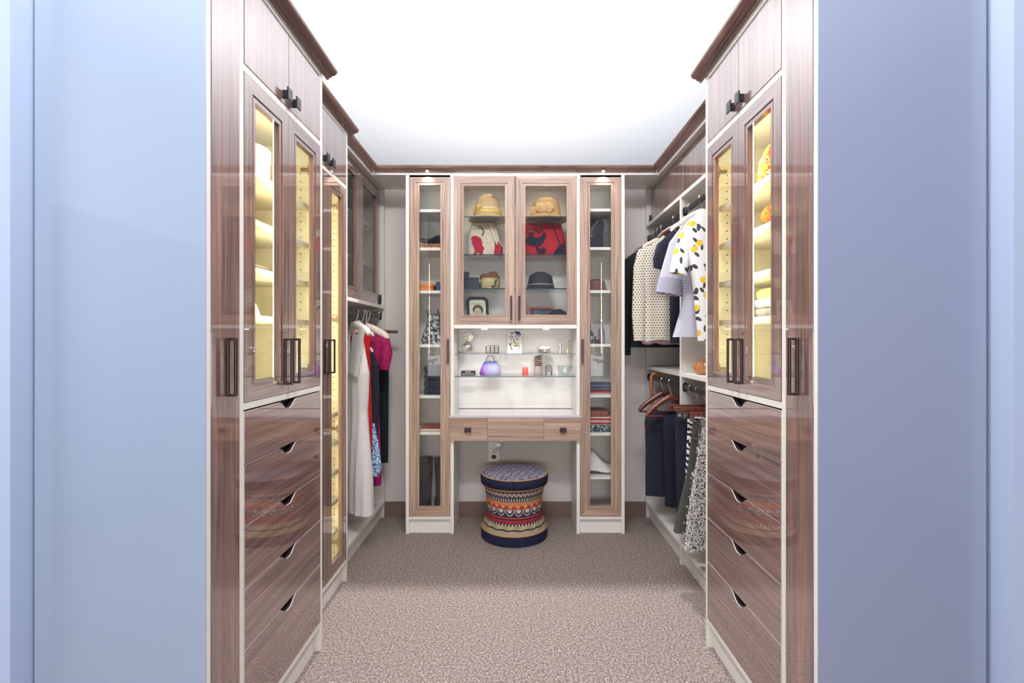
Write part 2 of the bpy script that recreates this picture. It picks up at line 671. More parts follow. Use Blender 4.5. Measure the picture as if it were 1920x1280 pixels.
def drawer_tower(s, dy, side, other):
    y0, y1 = 1.352 + dy, 1.931 + dy
    P = lambda u, v, n: (s * (XF - n), u, v)
    t = thing('drawer_tower', 'gloss wood tower, five scooped drawers under lit glass doors, %s of the aisle' % side,
              'cabinet', (s * 1.0, (y0 + y1) / 2, 0))
    cb = MB()
    xo, xi = s * 1.205, s * (XF + 0.001)
    cb.box(xi, xo, y0, y0 + 0.02, 0, 2.31)
    cb.box(xi, xo, y1 - 0.02, y1, 0, 2.31)
    cb.box(s * 1.19, xo, y0 + 0.02, y1 - 0.02, 0.1, 2.31)
    for z in (0.099, 1.039, 2.010, 2.290):
        cb.box(xi, s * 1.19, y0 + 0.02, y1 - 0.02, z, z + 0.0195)
    cb.build('carcass', cream_m, t, bevel=0.0008)
    MB().box(s * 0.798, s * 0.815, y0 + 0.02, y1 - 0.02, 0, 0.099).build('toe_kick', white_m, t)
    crown(t, s, XF, y0, y1 + 0.042)
    ya, yb = y0 + 0.022, y1 - 0.022
    ym = (ya + yb) / 2
    # drawers
    zz = [0.1205, 0.350, 0.527, 0.707, 0.884, 1.037]
    MB().box(s * 0.80, s * 0.81, ya, yb, 0.12, 1.035).build('drawer_recess_shade', dark_m, t)  # dark board painted as the shade behind the drawer scoops
    for a, b in zip(zz[:-1], zz[1:]):
        scoop_drawer(P, ya, yb, a, b - 0.003, t, [twood_y, edge_m])
    # upper doors
    for q in (0, 1):
        u0, u1 = (ya, ym - 0.001) if q == 0 else (ym + 0.001, yb)
        d = MB().pbox(P, u0, u1, 2.0315, 2.288, -0.018, 0).build('upper_door', twood_v, t, bevel=0.001)
        square_knob(P, ym - 0.032 if q == 0 else ym + 0.032, 2.063, d)
    # glass doors
    for q in (0, 1):
        u0, u1 = (ya, ym - 0.001) if q == 0 else (ym + 0.001, yb)
        d = frame_door(P, u0, u1, 1.0605, 2.008, 0.060, None).build('glass_door', [twood_v, twood_y], t)
        pane(P, u0, u1, 1.0605, 2.008, 0.060, d)
        ring_handle(P, ym - 0.029 if q == 0 else ym + 0.029, 1.089, 1.245, d)
        if q == 1:
            for zh in (1.915, 1.125):
                hinge(P, y1 - 0.02, zh, -1, d)
    for z in (1.775, 1.622, 1.470, 1.318):
        MB().box(s * 0.822, s * 1.188, y0 + 0.021, y1 - 0.021, z - 0.02, z).build('shelf', cream_m, t)
    led_strip((s * 0.797, s * 0.803, ym - 0.050, ym - 0.036, 1.075, 2.0), t)
    led_strip((s * 0.797, s * 0.803, ym + 0.036, ym + 0.050, 1.075, 2.0), t, led_gable)
    hm = MB()
    for k in range(26):
        z = 1.10 + k * 0.032
        if any(abs(z - 0.01 - zs) < 0.022 for zs in (1.765, 1.612, 1.46, 1.308)):
            continue
        hm.box(s * 0.852, s * 0.857, y1 - 0.0206, y1 - 0.0199, z, z + 0.005)
    hm.build('pin_holes', dark_m, t, kind='stuff')
    return t


def pullout(s, dy, side, pm):
    y0, y1 = 1.2067 + dy, 1.352 + dy
    P = lambda u, v, n: (s * (XF - n), u, v)
    t = thing('pull_out_cupboard', 'narrow wood pull-out with one dark handle and glossy blue end panel, %s' % side,
              'cabinet', (s * 1.0, (y0 + y1) / 2, 0))
    MB().box(s * 0.776, s * 1.206, y0 + 0.0005, y0 + 0.016, 0, 2.31).build('end_panel_core', edge_m, t)
    MB().box(s * 0.7765, s * 1.206, y0 - 0.0025, y0, 0, 2.31).build('end_panel', pm, t, label='glossy pale blue end panel')
    MB().box(s * 0.80, s * 1.2, y0 + 0.018, y1 - 0.002, 0.09, 2.31).build('carcass', cream_m, t)
    MB().box(s * 0.798, s * 0.81, y0 + 0.016, y1, 0, 0.09).build('toe_kick', white_m, t)
    d = MB().pbox(P, y0 + 0.018, y1 - 0.002, 0.1, 2.30, -0.018, 0).build('door', twood_v, t, bevel=0.001)
    ring_handle(P, y0 + 0.084, 1.088, 1.246, d)
    crown(t, s, XF, y0, y1)
    return t


drawer_tower(-1, 0.0, 'left', 'right')
drawer_tower(1, 0.025, 'right', 'left')
pullout(-1, 0.0, 'left', panel_m)
pullout(1, 0.025, 'right', panel_r)

# ---------------------------------------------------------------- second tower on the left, full-height lit glass doors
XS = 0.865


def tall_tower(s=-1):
    y0, y1 = 1.933, 2.479
    P = lambda u, v, n: (s * (XS - n), u, v)
    t = thing('tall_glass_tower', 'shallower tower with a full height yellow lit glass door beside the left drawer tower',
              'cabinet', (s * 1.05, (y0 + y1) / 2, 0))
    cb = MB()
    xi, xo = s * (XS + 0.001), s * 1.205
    cb.box(xi, xo, y0, y0 + 0.02, 0, 2.31).box(xi, xo, y1 - 0.02, y1, 0, 2.31)
    cb.box(s * 1.19, xo, y0 + 0.02, y1 - 0.02, 0.1, 2.31)
    for z in (0.099, 2.010, 2.290):
        cb.box(xi, s * 1.19, y0 + 0.02, y1 - 0.02, z, z + 0.0195)
    cb.build('carcass', cream_m, t, bevel=0.0008)
    MB().box(s * 0.888, s * 0.905, y0 + 0.02, y1 - 0.02, 0, 0.099).build('toe_kick', white_m, t)
    crown(t, s, XS, y0, y1 + 0.042)
    ya, yb = y0 + 0.022, y1 - 0.022
    ym = (ya + yb) / 2
    for q in (0, 1):
        u0, u1 = (ya, ym - 0.001) if q == 0 else (ym + 0.001, yb)
        d = MB().pbox(P, u0, u1, 2.0315, 2.288, -0.018, 0).build('upper_door', twood_v, t, bevel=0.001)
        square_knob(P, ym - 0.032 if q == 0 else ym + 0.032, 2.063, d)
        d = frame_door(P, u0, u1, 0.1205, 2.008, 0.058, None).build('glass_door', [twood_v, twood_y], t)
        pane(P, u0, u1, 0.1205, 2.008, 0.058, d)
        ring_handle(P, ym - 0.029 if q == 0 else ym + 0.029, 1.085, 1.242, d)
        if q == 1:
            for zh in (1.926, 1.346, 0.785, 0.205):
                hinge(P, y1 - 0.02, zh, -1, d)
    for z in (0.28, 0.433, 0.580, 0.727, 0.873):
        MB().box(s * 0.907, s * 1.188, y0 + 0.021, y1 - 0.021, z - 0.02, z).build('shelf', cream_m, t)
    led_strip((s * 0.887, s * 0.893, ym - 0.05, ym - 0.036, 0.15, 1.99), t)
    led_strip((s * 0.887, s * 0.893, ym + 0.036, ym + 0.05, 0.15, 1.99), t, led_gable)
    hm = MB()
    for k in range(56):
        z = 0.15 + k * 0.032
        hm.box(s * 0.926, s * 0.931, y1 - 0.0206, y1 - 0.0199, z, z + 0.005)
    hm.build('pin_holes', dark_m, t, kind='stuff')


tall_tower()

# ---------------------------------------------------------------- hanging units
XH = 0.915


def rod(s, y0, y1, z, parent, x=0.935):
    mb = MB()
    pr = [(0.0085 * cos(a) if abs(cos(a)) > 0.01 else 0, 0.0075 * (1 if sin(a) > 0 else -1) + 0.0085 * sin(a)) for a in [2 * pi * k / 20 for k in range(20)]]
    mb.prism(lambda u, v, n: (s * (x + u), n, z + v), pr, y0, y1)
    o = mb.build('hanging_rod', black_m, parent, smooth=True)
    pr2 = [(0.013 * cos(a), 0.012 * (1 if sin(a) > 0 else -1) + 0.013 * sin(a)) for a in [2 * pi * k / 20 for k in range(20)]]
    for a, b in ((y0 - 0.001, y0 + 0.006), (y1 - 0.006, y1 + 0.001)):
        MB().prism(lambda u, v, n: (s * (x + u), n, z + v), pr2, a, b).build('rod_socket', black_m, o)
    return o


def hanging_left(s=-1):
    y0, y1 = 2.481, 3.372
    t = thing('hanging_wardrobe', 'open long-hang unit with glass upper doors, at the far left corner', 'wardrobe', (s * 1.06, 2.93, 0))
    xi, xo = s * XH, s * 1.205
    cb = MB()
    cb.box(xi, xo, y0, y0 + 0.018, 0, 2.31).box(xi, xo, y1 - 0.02, y1, 0.0, 2.31)
    cb.box(s * 1.19, xo, y0 + 0.018, y1 - 0.02, 0.1, 2.31)
    cb.box(xi, s * 1.19, y0 + 0.018, y1 - 0.02, 2.288, 2.308)
    cb.build('carcass', dim_m, t, bevel=0.0008)
    MB().box(xi, s * 1.19, y0 + 0.018, y1 - 0.02, 1.456, 1.476).build('shelf', white_m, t)
    MB().box(xi, s * 1.19, y0 + 0.018, y1 - 0.02, 0.094, 0.114).build('bench_shelf', white_m, t)
    MB().box(s * 0.935, s * 0.95, y0, y1 - 0.002, 0, 0.094).build('toe_kick', white_m, t)
    crown(t, s, XH, y0, 3.065)
    MB().box(s * XH, s * (XH - 0.0015), y0, 3.069, 2.288, 2.308).build('top_edge', edge_m, t)
    P = lambda u, v, n: (s * (0.946 - n), u, v)
    for u0, u1 in ((2.50, 2.919), (2.921, 3.345)):
        d = frame_door(P, u0, u1, 1.479, 2.286, 0.072, None).build('glass_door', [twood_v, twood_y], t)
        pane(P, u0, u1, 1.479, 2.286, 0.072, d, smoke_m)
    MB().pbox(P, 3.347, 3.352, 1.490, 1.555, -0.02, 0.012).pbox(P, 3.32, 3.347, 1.505, 1.535, 0.0, 0.006).build('lift_bracket', black_m, t)
    for z in (2.02, 1.75):
        MB().box(s * 0.985, s * 1.19, y0 + 0.018, y1 - 0.02, z - 0.018, z).build('inner_shelf', white_m, t)
    rod(s, y0 + 0.018, y1 - 0.02, 1.405, t, 0.945)
    return t


def hanging_right(s=1):
    y0, ymid, y1 = 1.958, 2.655, 3.372
    t = thing('hanging_wardrobe', 'open double-hang unit with wood upper doors, at the far right corner', 'wardrobe', (s * 1.06, 2.66, 0))
    xi, xo = s * XH, s * 1.205
    cb = MB()
    cb.box(xi, xo, y0, y0 + 0.018, 0, 2.31).box(xi, xo, y1 - 0.02, y1, 0.0, 2.31)
    cb.box(s * 1.19, xo, y0 + 0.018, y1 - 0.02, 0.1, 2.31)
    cb.box(xi, s * 1.19, y0 + 0.018, y1 - 0.02, 2.288, 2.308)
    cb.box(xi, s * 1.19, ymid - 0.01, ymid + 0.01, 0, 2.022)
    cb.build('carcass', dim_m, t, bevel=0.0008)
    MB().box(s * XH, s * (XH - 0.0015), ymid - 0.01, ymid + 0.01, 0, 2.022).build('divider_edge', edge_m, t)
    for z, nm in ((2.022, 'upper_shelf'),):
        MB().box(s * 0.914, s * 1.19, y0 + 0.018, y1 - 0.02, z, z + 0.02).build(nm, white_m, t)
    for a, b in ((y0 + 0.018, ymid - 0.0102), (ymid + 0.0102, y1 - 0.02)):
        MB().box(s * 0.9145, s * 1.19, a, b, 1.038, 1.058).build('middle_shelf', white_m, t)
        MB().box(s * 0.9145, s * 1.19, a, b, 0.094, 0.114).build('bench_shelf', white_m, t)
        MB().box(s * 0.935, s * 0.95, a, b, 0, 0.094).build('toe_kick', white_m, t)
    crown(t, s, XH, y0, 3.065)
    MB().box(s * XH, s * (XH - 0.0015), y0, 3.069, 2.288, 2.308).build('top_edge', edge_m, t)
    P = lambda u, v, n: (s * (0.946 - n), u, v)
    for u0, u1 in ((1.98, 2.699), (2.701, 3.345)):
        MB().pbox(P, u0, u1, 2.044, 2.286, -0.018, 0).build('flap_door', twood_v, t, bevel=0.001)
    MB().pbox(P, 3.347, 3.352, 2.045, 2.11, -0.02, 0.012).pbox(P, 3.32, 3.347, 2.06, 2.09, 0.0, 0.006).build('lift_bracket', black_m, t)
    for z in (1.945, 0.98):
        rod(s, y0 + 0.018, ymid - 0.010, z, t)
        rod(s, ymid + 0.010, y1 - 0.02, z, t)
    return t


hanging_left()
hanging_right()

# ---------------------------------------------------------------- the back unit
YF = 3.07
PB = lambda u, v, n: (u, YF - n, v)


def tall_display(s, side, zs):
    a0, a1 = 0.393, 0.700
    t = thing('tall_display_cabinet', 'slim full height wood and glass display cabinet on the %s of the vanity' % side, 'cabinet', (s * 0.5465, 3.22, 0))
    x = lambda v: s * v
    cb = MB()
    for g0, g1 in ((a0, a0 + 0.021), (a1 - 0.021, a1)):
        cb.box(x(g0), x(g1), YF - 0.001, 3.36, 0, 2.294)
    cb.box(x(a0), x(a1), 3.36, 3.372, 0.1, 2.294)
    for z in (0.0925, 2.28):
        cb.box(x(a0 + 0.021), x(a1 - 0.021), YF, 3.36, z, z + 0.0165)
    cb.build('carcass', white_m, t, bevel=0.0008)
    MB().box(x(a0 + 0.021), x(a1 - 0.021), YF + 0.018, YF + 0.03, 0, 0.092).build('toe_kick', white_m, t)
    u0, u1 = sorted((x(a0 + 0.023), x(a1 - 0.023)))
    d = frame_door(PB, u0, u1, 0.111, 2.293, 0.063, None).build('glass_door', [wood_v, wood_x], t)
    pane(PB, u0, u1, 0.111, 2.293, 0.063, d)
    ring_handle(PB, x(a0 + 0.036), 1.09, 1.245, d)
    for z in zs:
        MB().box(x(a0 + 0.022), x(a1 - 0.022), 3.095, 3.358, z - 0.018, z).build('shelf', white_m, t)
    spot_lens(x(0.56), 3.2, 2.278, t)
    return t


tall_display(-1, 'left', (2.082, 1.835, 1.558, 1.211, 0.882, 0.646))
tall_display(1, 'right', (2.086, 1.838, 1.560, 1.214, 0.887, 0.641, 0.360))

TOP = MB().box(-0.9135, 0.9135, YF - 0.002, 3.372, 2.2945, 2.3085)
to = tag(TOP.build('top_panel', edge_m), 'long white top panel bridging the back unit under the wood moulding', 'panel')
for sx in (-0.56, 0.56):
    spot_lens(sx, YF - 0.018, 2.3125, to, 0.009)

hc = thing('glass_door_cabinet', 'wall cabinet with two framed glass doors and glass shelves of hats above the vanity', 'cabinet', (0, 3.22, 1.313))
cb = MB()
cb.box(-0.3925, 0.3925, 3.36, 3.372, 1.313, 2.294)
cb.box(-0.3925, 0.3925, YF - 0.001, 3.36, 1.313, 1.337)
cb.box(-0.3925, 0.3925, YF, 3.36, 2.287, 2.294)
cb.build('carcass', white_m, hc, bevel=0.0008)
for s, u0, u1 in ((-1, -0.391, -0.003), (1, 0.003, 0.391)):
    d = frame_door(PB, u0, u1, 1.339, 2.2865, 0.062, None).build('glass_door', [wood_v, wood_x], hc)
    pane(PB, u0, u1, 1.339, 2.2865, 0.062, d)
    ring_handle(PB, s * 0.026, 1.365, 1.52, d)
for z in (2.037, 1.792, 1.574):
    glass_shelf(-0.392, 0.392, 3.098, 3.357, z, hc)
for sx in (-0.2, 0.2):
    spot_lens(sx, 3.2, 2.286, hc, 0.02)

vn = thing('vanity_desk', 'white vanity niche with wood drawer front and pale glossy top in the back unit', 'desk', (0, 3.2, 0))
MB().box(-0.3925, 0.3925, 3.345, 3.36, 0.764, 1.3125).build('back_panel', white_m, vn)
top_m = plain('gloss_pale_top', s2l(206, 198, 202), 0.25, coat=1.0, coat_ior=1.9, coat_rough=0.02)
MB().box(-0.392, 0.392, YF, 3.345, 0.735, 0.744).build('desk_box', white_m, vn)
for x0, x1 in ((-0.417, -0.1775), (-0.1765, 0.1815), (0.1825, 0.417)):
    a, b = max(x0, -0.3925), min(x1, 0.3925)
    MB().prism(lambda u, v, n: (u, v, n), [(x0, 3.044), (x1, 3.044), (x1, 3.068), (b, 3.068), (b, 3.344), (a, 3.344), (a, 3.068), (x0, 3.068)], 0.745, 0.761).build('worktop', top_m, vn)
for x0, x1, kx in ((-0.417, -0.1775, -0.300), (-0.1765, 0.1815, None), (0.1825, 0.417, 0.303)):
    d = MB().box(x0, x1, 3.047, 3.066, 0.599, 0.742).build('drawer', wood_x, vn, bevel=0.001)
    if kx is not None:
        k = MB().box(kx - 0.012, kx + 0.012, 3.033, 3.047, 0.664, 0.676).box(kx - 0.021, kx + 0.021, 3.027, 3.033, 0.656, 0.684)
        k.build('knob', bronze_m, d, bevel=0.001)
MB().box(-0.392, 0.392, 3.09, 3.34, 0.60, 0.73).build('drawer_box', dim_m, vn)
for z in (1.151, 1.004):
    glass_shelf(-0.392, 0.392, 3.12, 3.343, z, vn)
for sx in (-0.2, 0.2):
    spot_lens(sx, 3.115, 1.312, vn, 0.02)
# ---------------------------------------------------------------- cloth, hangers and garments
def wx(px, d): return (px - 966.0) * d / 900.0
def wz(py, d): return H + (637.0 - py) * d / 900.0


def cloth(name, col, rough=0.85, amt=0.12, scale=60.0):
    M = Mat(name, col, rough, spec=0.2)
    n = M.noise(M.coord(), scale, 3.0, 0.6)
    lo = tuple(c * (1 - amt) for c in col)
    hi = tuple(min(1, c * (1 + amt)) for c in col)
    M.base(M.ramp(n, [(0.35, lo), (0.65, hi)]))
    M.bump(n, 0.15, 0.001)
    return M.m


def prof_at(prof, n_per=5):
    out = []
    for i in range(len(prof) - 1):
        p, q = prof[i], prof[i + 1]
        for k in range(n_per):
            f = k / n_per
            g = f * f * (3 - 2 * f) * 0.5 + f * 0.5
            out.append(tuple(p[j] + (q[j] - p[j]) * g for j in range(4)))
    out.append(prof[-1])
    return out


def drape(A, c, prof, amp=0.008, k=55.0, ph=0.0, n=44, z_top=None, mb=None, hem=0.0):
    """a hanging cloth body: profile rows are (z, reach to the wall, reach to the aisle, half thickness)"""
    mb = mb or MB()
    B = (-A[1], A[0])
    rows = prof_at(prof)
    zt = rows[0][0] if z_top is None else z_top
    zb = rows[-1][0]
    rings = []
    for (z, aw, aa, tb) in rows:
        g = min(1.0, max(0.0, (zt - z) / max(0.01, (zt - zb)))) ** 0.8
        ring = []
        for j in range(n):
            t = 2 * pi * j / n
            ct, st = cos(t), sin(t)
            a = (aa - aw) / 2 + (aa + aw) / 2 * ct
            b = tb * (abs(st) ** 0.75) * (1 if st >= 0 else -1)
            b += amp * g * sin(k * a + ph + 0.6 * (1 if st >= 0 else -1)) * (0.4 + 0.6 * abs(st))
            zz = z + (hem * sin(k * 0.5 * a + ph) if z == zb else 0.0)
            ring.append((c[0] + A[0] * a + B[0] * b, c[1] + A[1] * a + B[1] * b, zz))
        rings.append(ring)
    mb.loft(rings, True)
    return mb


def sleeve(A, c, pts, flat=0.6, n=14, parent=None, m=None, name='sleeve'):
    """pts: (reach along the hanger, z, radius, offset across)"""
    B = (-A[1], A[0])
    rings = []
    P3 = [Vector((c[0] + A[0] * a + B[0] * b, c[1] + A[1] * a + B[1] * b, z)) for a, z, r, b in pts]
    Bv = Vector((B[0], B[1], 0))
    for i, p in enumerate(P3):
        d = (P3[min(i + 1, len(P3) - 1)] - P3[max(i - 1, 0)]).normalized()
        side = d.cross(Bv).normalized()
        r = pts[i][2]
        rings.append([p + side * r * cos(2 * pi * j / n) + Bv * (r * flat) * sin(2 * pi * j / n) for j in range(n)])
    return MB().loft(rings, True).build(name, m, parent, smooth=True)


def hook(rx, d, rz, A, m, parent, drop=0.075, r=0.0019, R=0.017):
    """wire hook over the rod, in the plane across it"""
    pts = []
    for k in range(15):
        a = radians(-30 + 230 * k / 14.0)
        pts.append((rx + A[0] * R * cos(a), d, rz + 0.005 + R * sin(a)))
    pts = pts[::-1] if False else pts
    x, y, z = pts[0]
    tail = [(rx, d, rz - drop), (rx, d, rz - drop * 0.62), (rx + A[0] * 0.008, d, rz - drop * 0.4)]
    return MB().tube(tail + pts, r, 6).build('hook', m, parent, smooth=True)


chrome_h = plain('hook_steel', (0.78, 0.77, 0.76), 0.18, 1.0)
white_wire = plain('white_wire', s2l(225, 215, 205), 0.4)
mahog = wood('mahogany', 0, s2l(120, 66, 54), s2l(92, 46, 38), s2l(62, 28, 24), 1.5, 0.7)
mahog2 = wood('red_mahogany', 0, s2l(146, 76, 62), s2l(120, 58, 46), s2l(88, 40, 32), 1.5, 0.7)
padded_m = cloth('padded_satin', s2l(232, 216, 200), 0.5)
padded_w = cloth('padded_white_satin', s2l(240, 232, 224), 0.5)


def hanger(name, label, rx, d, rz, A, half, m, hm=None, drop=0.06, thick=0.011, fall=0.055, group=None, bar=False, hookdrop=0.075):
    t = thing(name, label, 'hanger', (rx, d, rz - drop - fall), group)
    B = (-A[1], A[0])
    rows = []
    zc = rz - drop
    N = 20
    pts, rr = [], []
    for i in range(N + 1):
        q = -1 + 2.0 * i / N
        a = q * half
        z = zc - fall * (abs(q) ** 1.25) - (0.012 * max(0, abs(q) - 0.85) / 0.15)
        pts.append((rx + A[0] * a, d + A[1] * a, z))
        rr.append(thick * (1.15 - 0.3 * abs(q)) * (0.6 if i in (0, N) else 1))
    MB().tube(pts, rr, 10, 0, 0.62 if thick < 0.015 else 0.9, up=(B[0], B[1], 0.001)).build('shoulder_bow', m, t, smooth=True)
    hook(rx, d, rz, A, hm or chrome_h, t, hookdrop)
    if bar:
        zb = zc - fall - 0.012
        MB().tube([(rx - A[0] * half * 0.93, d - A[1] * half * 0.93, zb), (rx + A[0] * half * 0.93, d + A[1] * half * 0.93, zb)], 0.0055, 8).build('trouser_bar', m, t, smooth=True)
    return t


def clip_hanger(label, rx, d, rz, xa, xb, zbar, m, clips, group=None, h=0.022, tilt=0.0):
    """flat wooden bar with two spring clips"""
    t = thing('clip_hanger', label, 'hanger', ((xa + xb) / 2, d, zbar - h / 2), group)
    mb = MB().hexa([(xa, d - 0.006 - tilt, zbar - h / 2), (xb, d - 0.006 + tilt, zbar - h / 2), (xb, d + 0.006 + tilt, zbar - h / 2), (xa, d + 0.006 - tilt, zbar - h / 2),
                    (xa, d - 0.006 - tilt, zbar + h / 2), (xb, d - 0.006 + tilt, zbar + h / 2), (xb, d + 0.006 + tilt, zbar + h / 2), (xa, d + 0.006 - tilt, zbar + h / 2)])
    mb.build('bar', m, t, bevel=0.003)
    xh = (xa + xb) / 2
    hook(xh, d, rz, (-1 if rx > 0 else 1, 0), chrome_h, t, rz - zbar - h / 2 + 0.002) if abs(xh - rx) < 0.02 else hook(rx, d, rz, (-1 if rx > 0 else 1, 0), chrome_h, t, rz - zbar - h / 2 + 0.002)
    for cx in clips:
        dd = d + tilt * (2 * (cx - xa) / (xb - xa) - 1)
        c = MB()
        c.tube([(cx - 0.006, dd - 0.008, zbar + 0.004), (cx - 0.006, dd - 0.009, zbar - 0.03)], 0.0016, 6)
        c.box(cx - 0.009, cx + 0.009, dd - 0.011, dd - 0.008, zbar - 0.052, zbar - 0.022)
        c.box(cx - 0.009, cx + 0.009, dd + 0.006, dd + 0.009, zbar - 0.052, zbar - 0.022)
        c.box(cx - 0.004, cx + 0.004, dd - 0.008, dd + 0.006, zbar - 0.026, zbar - 0.022)
        c.build('clip', chrome_h, t)
    return t


# ---- printed and woven cloths
M = Mat('cream_polka_cloth', s2l(226, 216, 198), 0.85, spec=0.2)
cx, cy, cz = M.xyz()
u, v = (cx * 62.0), (cz * 62.0)
row = (v * 0.5).frac().gt(0.5) * 0.5
fu, fv = (u + row).frac() - 0.5, v.frac() - 0.5
dot_ = (fu * fu + fv * fv).lt(0.055)
M.base(M.mix(dot_, s2l(226, 216, 198), s2l(70, 60, 56)))
polka_m = M.m

M = Mat('lemon_print_cloth', s2l(238, 236, 236), 0.8, spec=0.2)
cx, cy, cz = M.xyz()
P3 = M.vec(cx * 1.0, cz * 0.0, cz * 0.9)
sep = M.noise(M.vec(cx, 0.0, cz), 30.0, 1.0)
nx_, nz_ = cx + (sep - 0.5) * 0.012, cz * 0.85
lem = M.voronoi(M.vec(nx_, nz_, 0.0), 12.5, 0.85, dim='2D')
leaf = M.voronoi(M.vec(nx_ * 1.7 + 0.31, nz_ * 0.85 + 0.07, 0.0), 13.0, 0.9, dim='2D')
leaf2 = M.voronoi(M.vec((nx_ + nz_) * 1.25 + 0.11, (nx_ - nz_) * 0.6, 0.0), 13.0, 0.9, dim='2D')
c1 = M.mix(leaf.lt(0.16).mx(leaf2.lt(0.15)), s2l(238, 236, 236), s2l(74, 72, 76))
M.base(M.mix(lem.lt(0.175), c1, s2l(236, 196, 66)))
lemon_m = M.m

M = Mat('fine_grey_stripe', s2l(190, 190, 205), 0.85, spec=0.2)
cx, cy, cz = M.xyz()
st = ((cx * 0.9 + cy * 0.6 + cz * 0.4) * 1300.0).sin().gt(0.1)
M.base(M.mix(st, s2l(222, 221, 230), s2l(134, 134, 154)))
stripe_m = M.m
M = Mat('fine_grey_stripe_cuff', s2l(190, 190, 205), 0.85, spec=0.2)
cx, cy, cz = M.xyz()
st = ((cz * 1.0 + cx * 0.3) * 1500.0).sin().gt(0.0)
M.base(M.mix(st, s2l(200, 200, 212), s2l(112, 112, 132)))
cuff_m = M.m

M = Mat('white_pleat_cloth', s2l(234, 230, 224), 0.85, spec=0.2)
cx, cy, cz = M.xyz()
rib = ((cz + cx * 0.35 - cy * 0.3) * 900.0).sin()
M.base(M.ramp(rib * 0.5 + 0.5, [(0.0, s2l(206, 200, 194)), (0.5, s2l(238, 234, 228)), (1.0, s2l(244, 241, 236))]))
M.bump(rib, 0.5, 0.002)
pleat_m = M.m

M = Mat('zebra_cloth', (0.8, 0.8, 0.8), 0.85, spec=0.2)
cx, cy, cz = M.xyz()
nz = M.noise(M.vec(cx, cy, cz), 30.0, 2.0)
zb = ((cz * 1.0 + cx * 0.35) * 190.0 + nz * 9.0).sin()
M.base(M.mix(zb.gt(0.05), s2l(232, 228, 228), s2l(34, 32, 44)))
zebra_m = M.m
M = Mat('black_white_tufted', (0.7, 0.7, 0.7), 0.95, spec=0.1)
tv = M.noise(M.coord(), 130.0, 2.0, 0.7)
M.base(M.ramp(tv, [(0.44, s2l(44, 42, 54)), (0.50, s2l(206, 200, 194)), (1.0, s2l(234, 228, 220))]))
M.bump(tv, 1.0, 0.01)
tuft_m = M.m
M = Mat('blue_print_cloth', (0.5, 0.6, 0.8), 0.85, spec=0.2)
tv = M.noise(M.coord(), 85.0, 2.0, 0.6)
M.base(M.ramp(tv, [(0.40, s2l(60, 80, 130)), (0.47, s2l(134, 178, 224)), (0.60, s2l(206, 226, 244))]))
blueprint_m = M.m
navy_m = cloth('navy_cloth', s2l(40, 42, 54))
navy2_m = cloth('navy_velvet', s2l(34, 37, 52))
black_c = cloth('black_knit', s2l(36, 40, 42))
pink_c = cloth('pink_crinkle', s2l(216, 180, 200), 0.8, 0.25, 130.0)
red_c = cloth('red_cloth', s2l(190, 40, 34))
mag_c = cloth('magenta_velvet', s2l(150, 26, 82), 0.7, 0.25, 40.0)
fuch_c = cloth('fuchsia_satin', s2l(176, 40, 116), 0.45, 0.2, 25.0)
dgreen_c = cloth('green_black_cloth', s2l(26, 36, 38))
olive_c = cloth('olive_denim', s2l(70, 71, 64), 0.85, 0.2, 220.0)
thread_m = plain('pale_thread', s2l(176, 182, 168), 0.8)

AR = (-1.0, 0.0)            # aisle direction in the right hand unit
AL = (1.0, 0.0)
RX, RZ = 0.935, 1.945

# --- right, upper rod, far bay
hanger('coat_hanger', 'thin hanger carrying the black knit jacket, farthest on the upper right rod', RX, 3.20, RZ, AR, 0.14, mahog)
j = drape(AR, (RX, 3.20), [(1.875, 0.04, 0.045, 0.022), (1.83, 0.12, 0.11, 0.035), (1.775, 0.17, 0.15, 0.045), (1.55, 0.17, 0.165, 0.045), (1.19, 0.17, 0.165, 0.040)], 0.008, 40, n=40).build(
    'knit_jacket', black_c, smooth=True)
tag(j, 'black knit jacket with long sleeves hanging behind the polka dot cardigan', 'jacket', 'tops on the upper right rod')
sleeve(AR, (RX, 3.20), [(0.12, 1.80, 0.03, 0), (0.16, 1.765, 0.045, 0), (0.168, 1.65, 0.045, -0.05), (0.178, 1.40, 0.042, -0.09), (0.178, 1.135, 0.036, -0.10)], parent=j, m=black_c)

hanger('coat_hanger', 'slim hanger inside the cream polka dot cardigan', RX, 3.03, RZ, AR, 0.13, padded_m)
j = drape(AR, (RX, 3.03), [(1.875, 0.04, 0.035, 0.02), (1.845, 0.08, 0.07, 0.03), (1.80, 0.14, 0.115, 0.035), (1.70, 0.15, 0.125, 0.036), (1.50, 0.15, 0.115, 0.034), (1.235, 0.16, 0.12, 0.036)], 0.010, 62, 0.7, hem=0.008).build(
    'polka_dot_cardigan', polka_m, smooth=True)
tag(j, 'cream cardigan with small dark polka dots and a long hanging sleeve', 'cardigan', 'tops on the upper right rod')
sleeve(AR, (RX, 3.03), [(0.075, 1.825, 0.025, -0.01), (0.12, 1.79, 0.042, -0.012), (0.138, 1.70, 0.046, -0.02), (0.145, 1.55, 0.042, -0.025), (0.15, 1.40, 0.042, -0.025), (0.146, 1.235, 0.035, -0.022)], 0.7, parent=j, m=polka_m)

hanger('coat_hanger', 'hanger inside the pink crinkled blouse', RX, 3.115, RZ, AR, 0.11, padded_m)
j = drape(AR, (RX, 3.115), [(1.86, 0.04, 0.035, 0.012), (1.80, 0.11, 0.09, 0.02), (1.5, 0.12, 0.10, 0.025), (1.215, 0.14, 0.115, 0.026)], 0.010, 120, n=60, hem=0.006).build('crinkled_blouse', pink_c, smooth=True)
tag(j, 'pale pink crinkled blouse peeping out under the polka dot cardigan', 'blouse', 'tops on the upper right rod')

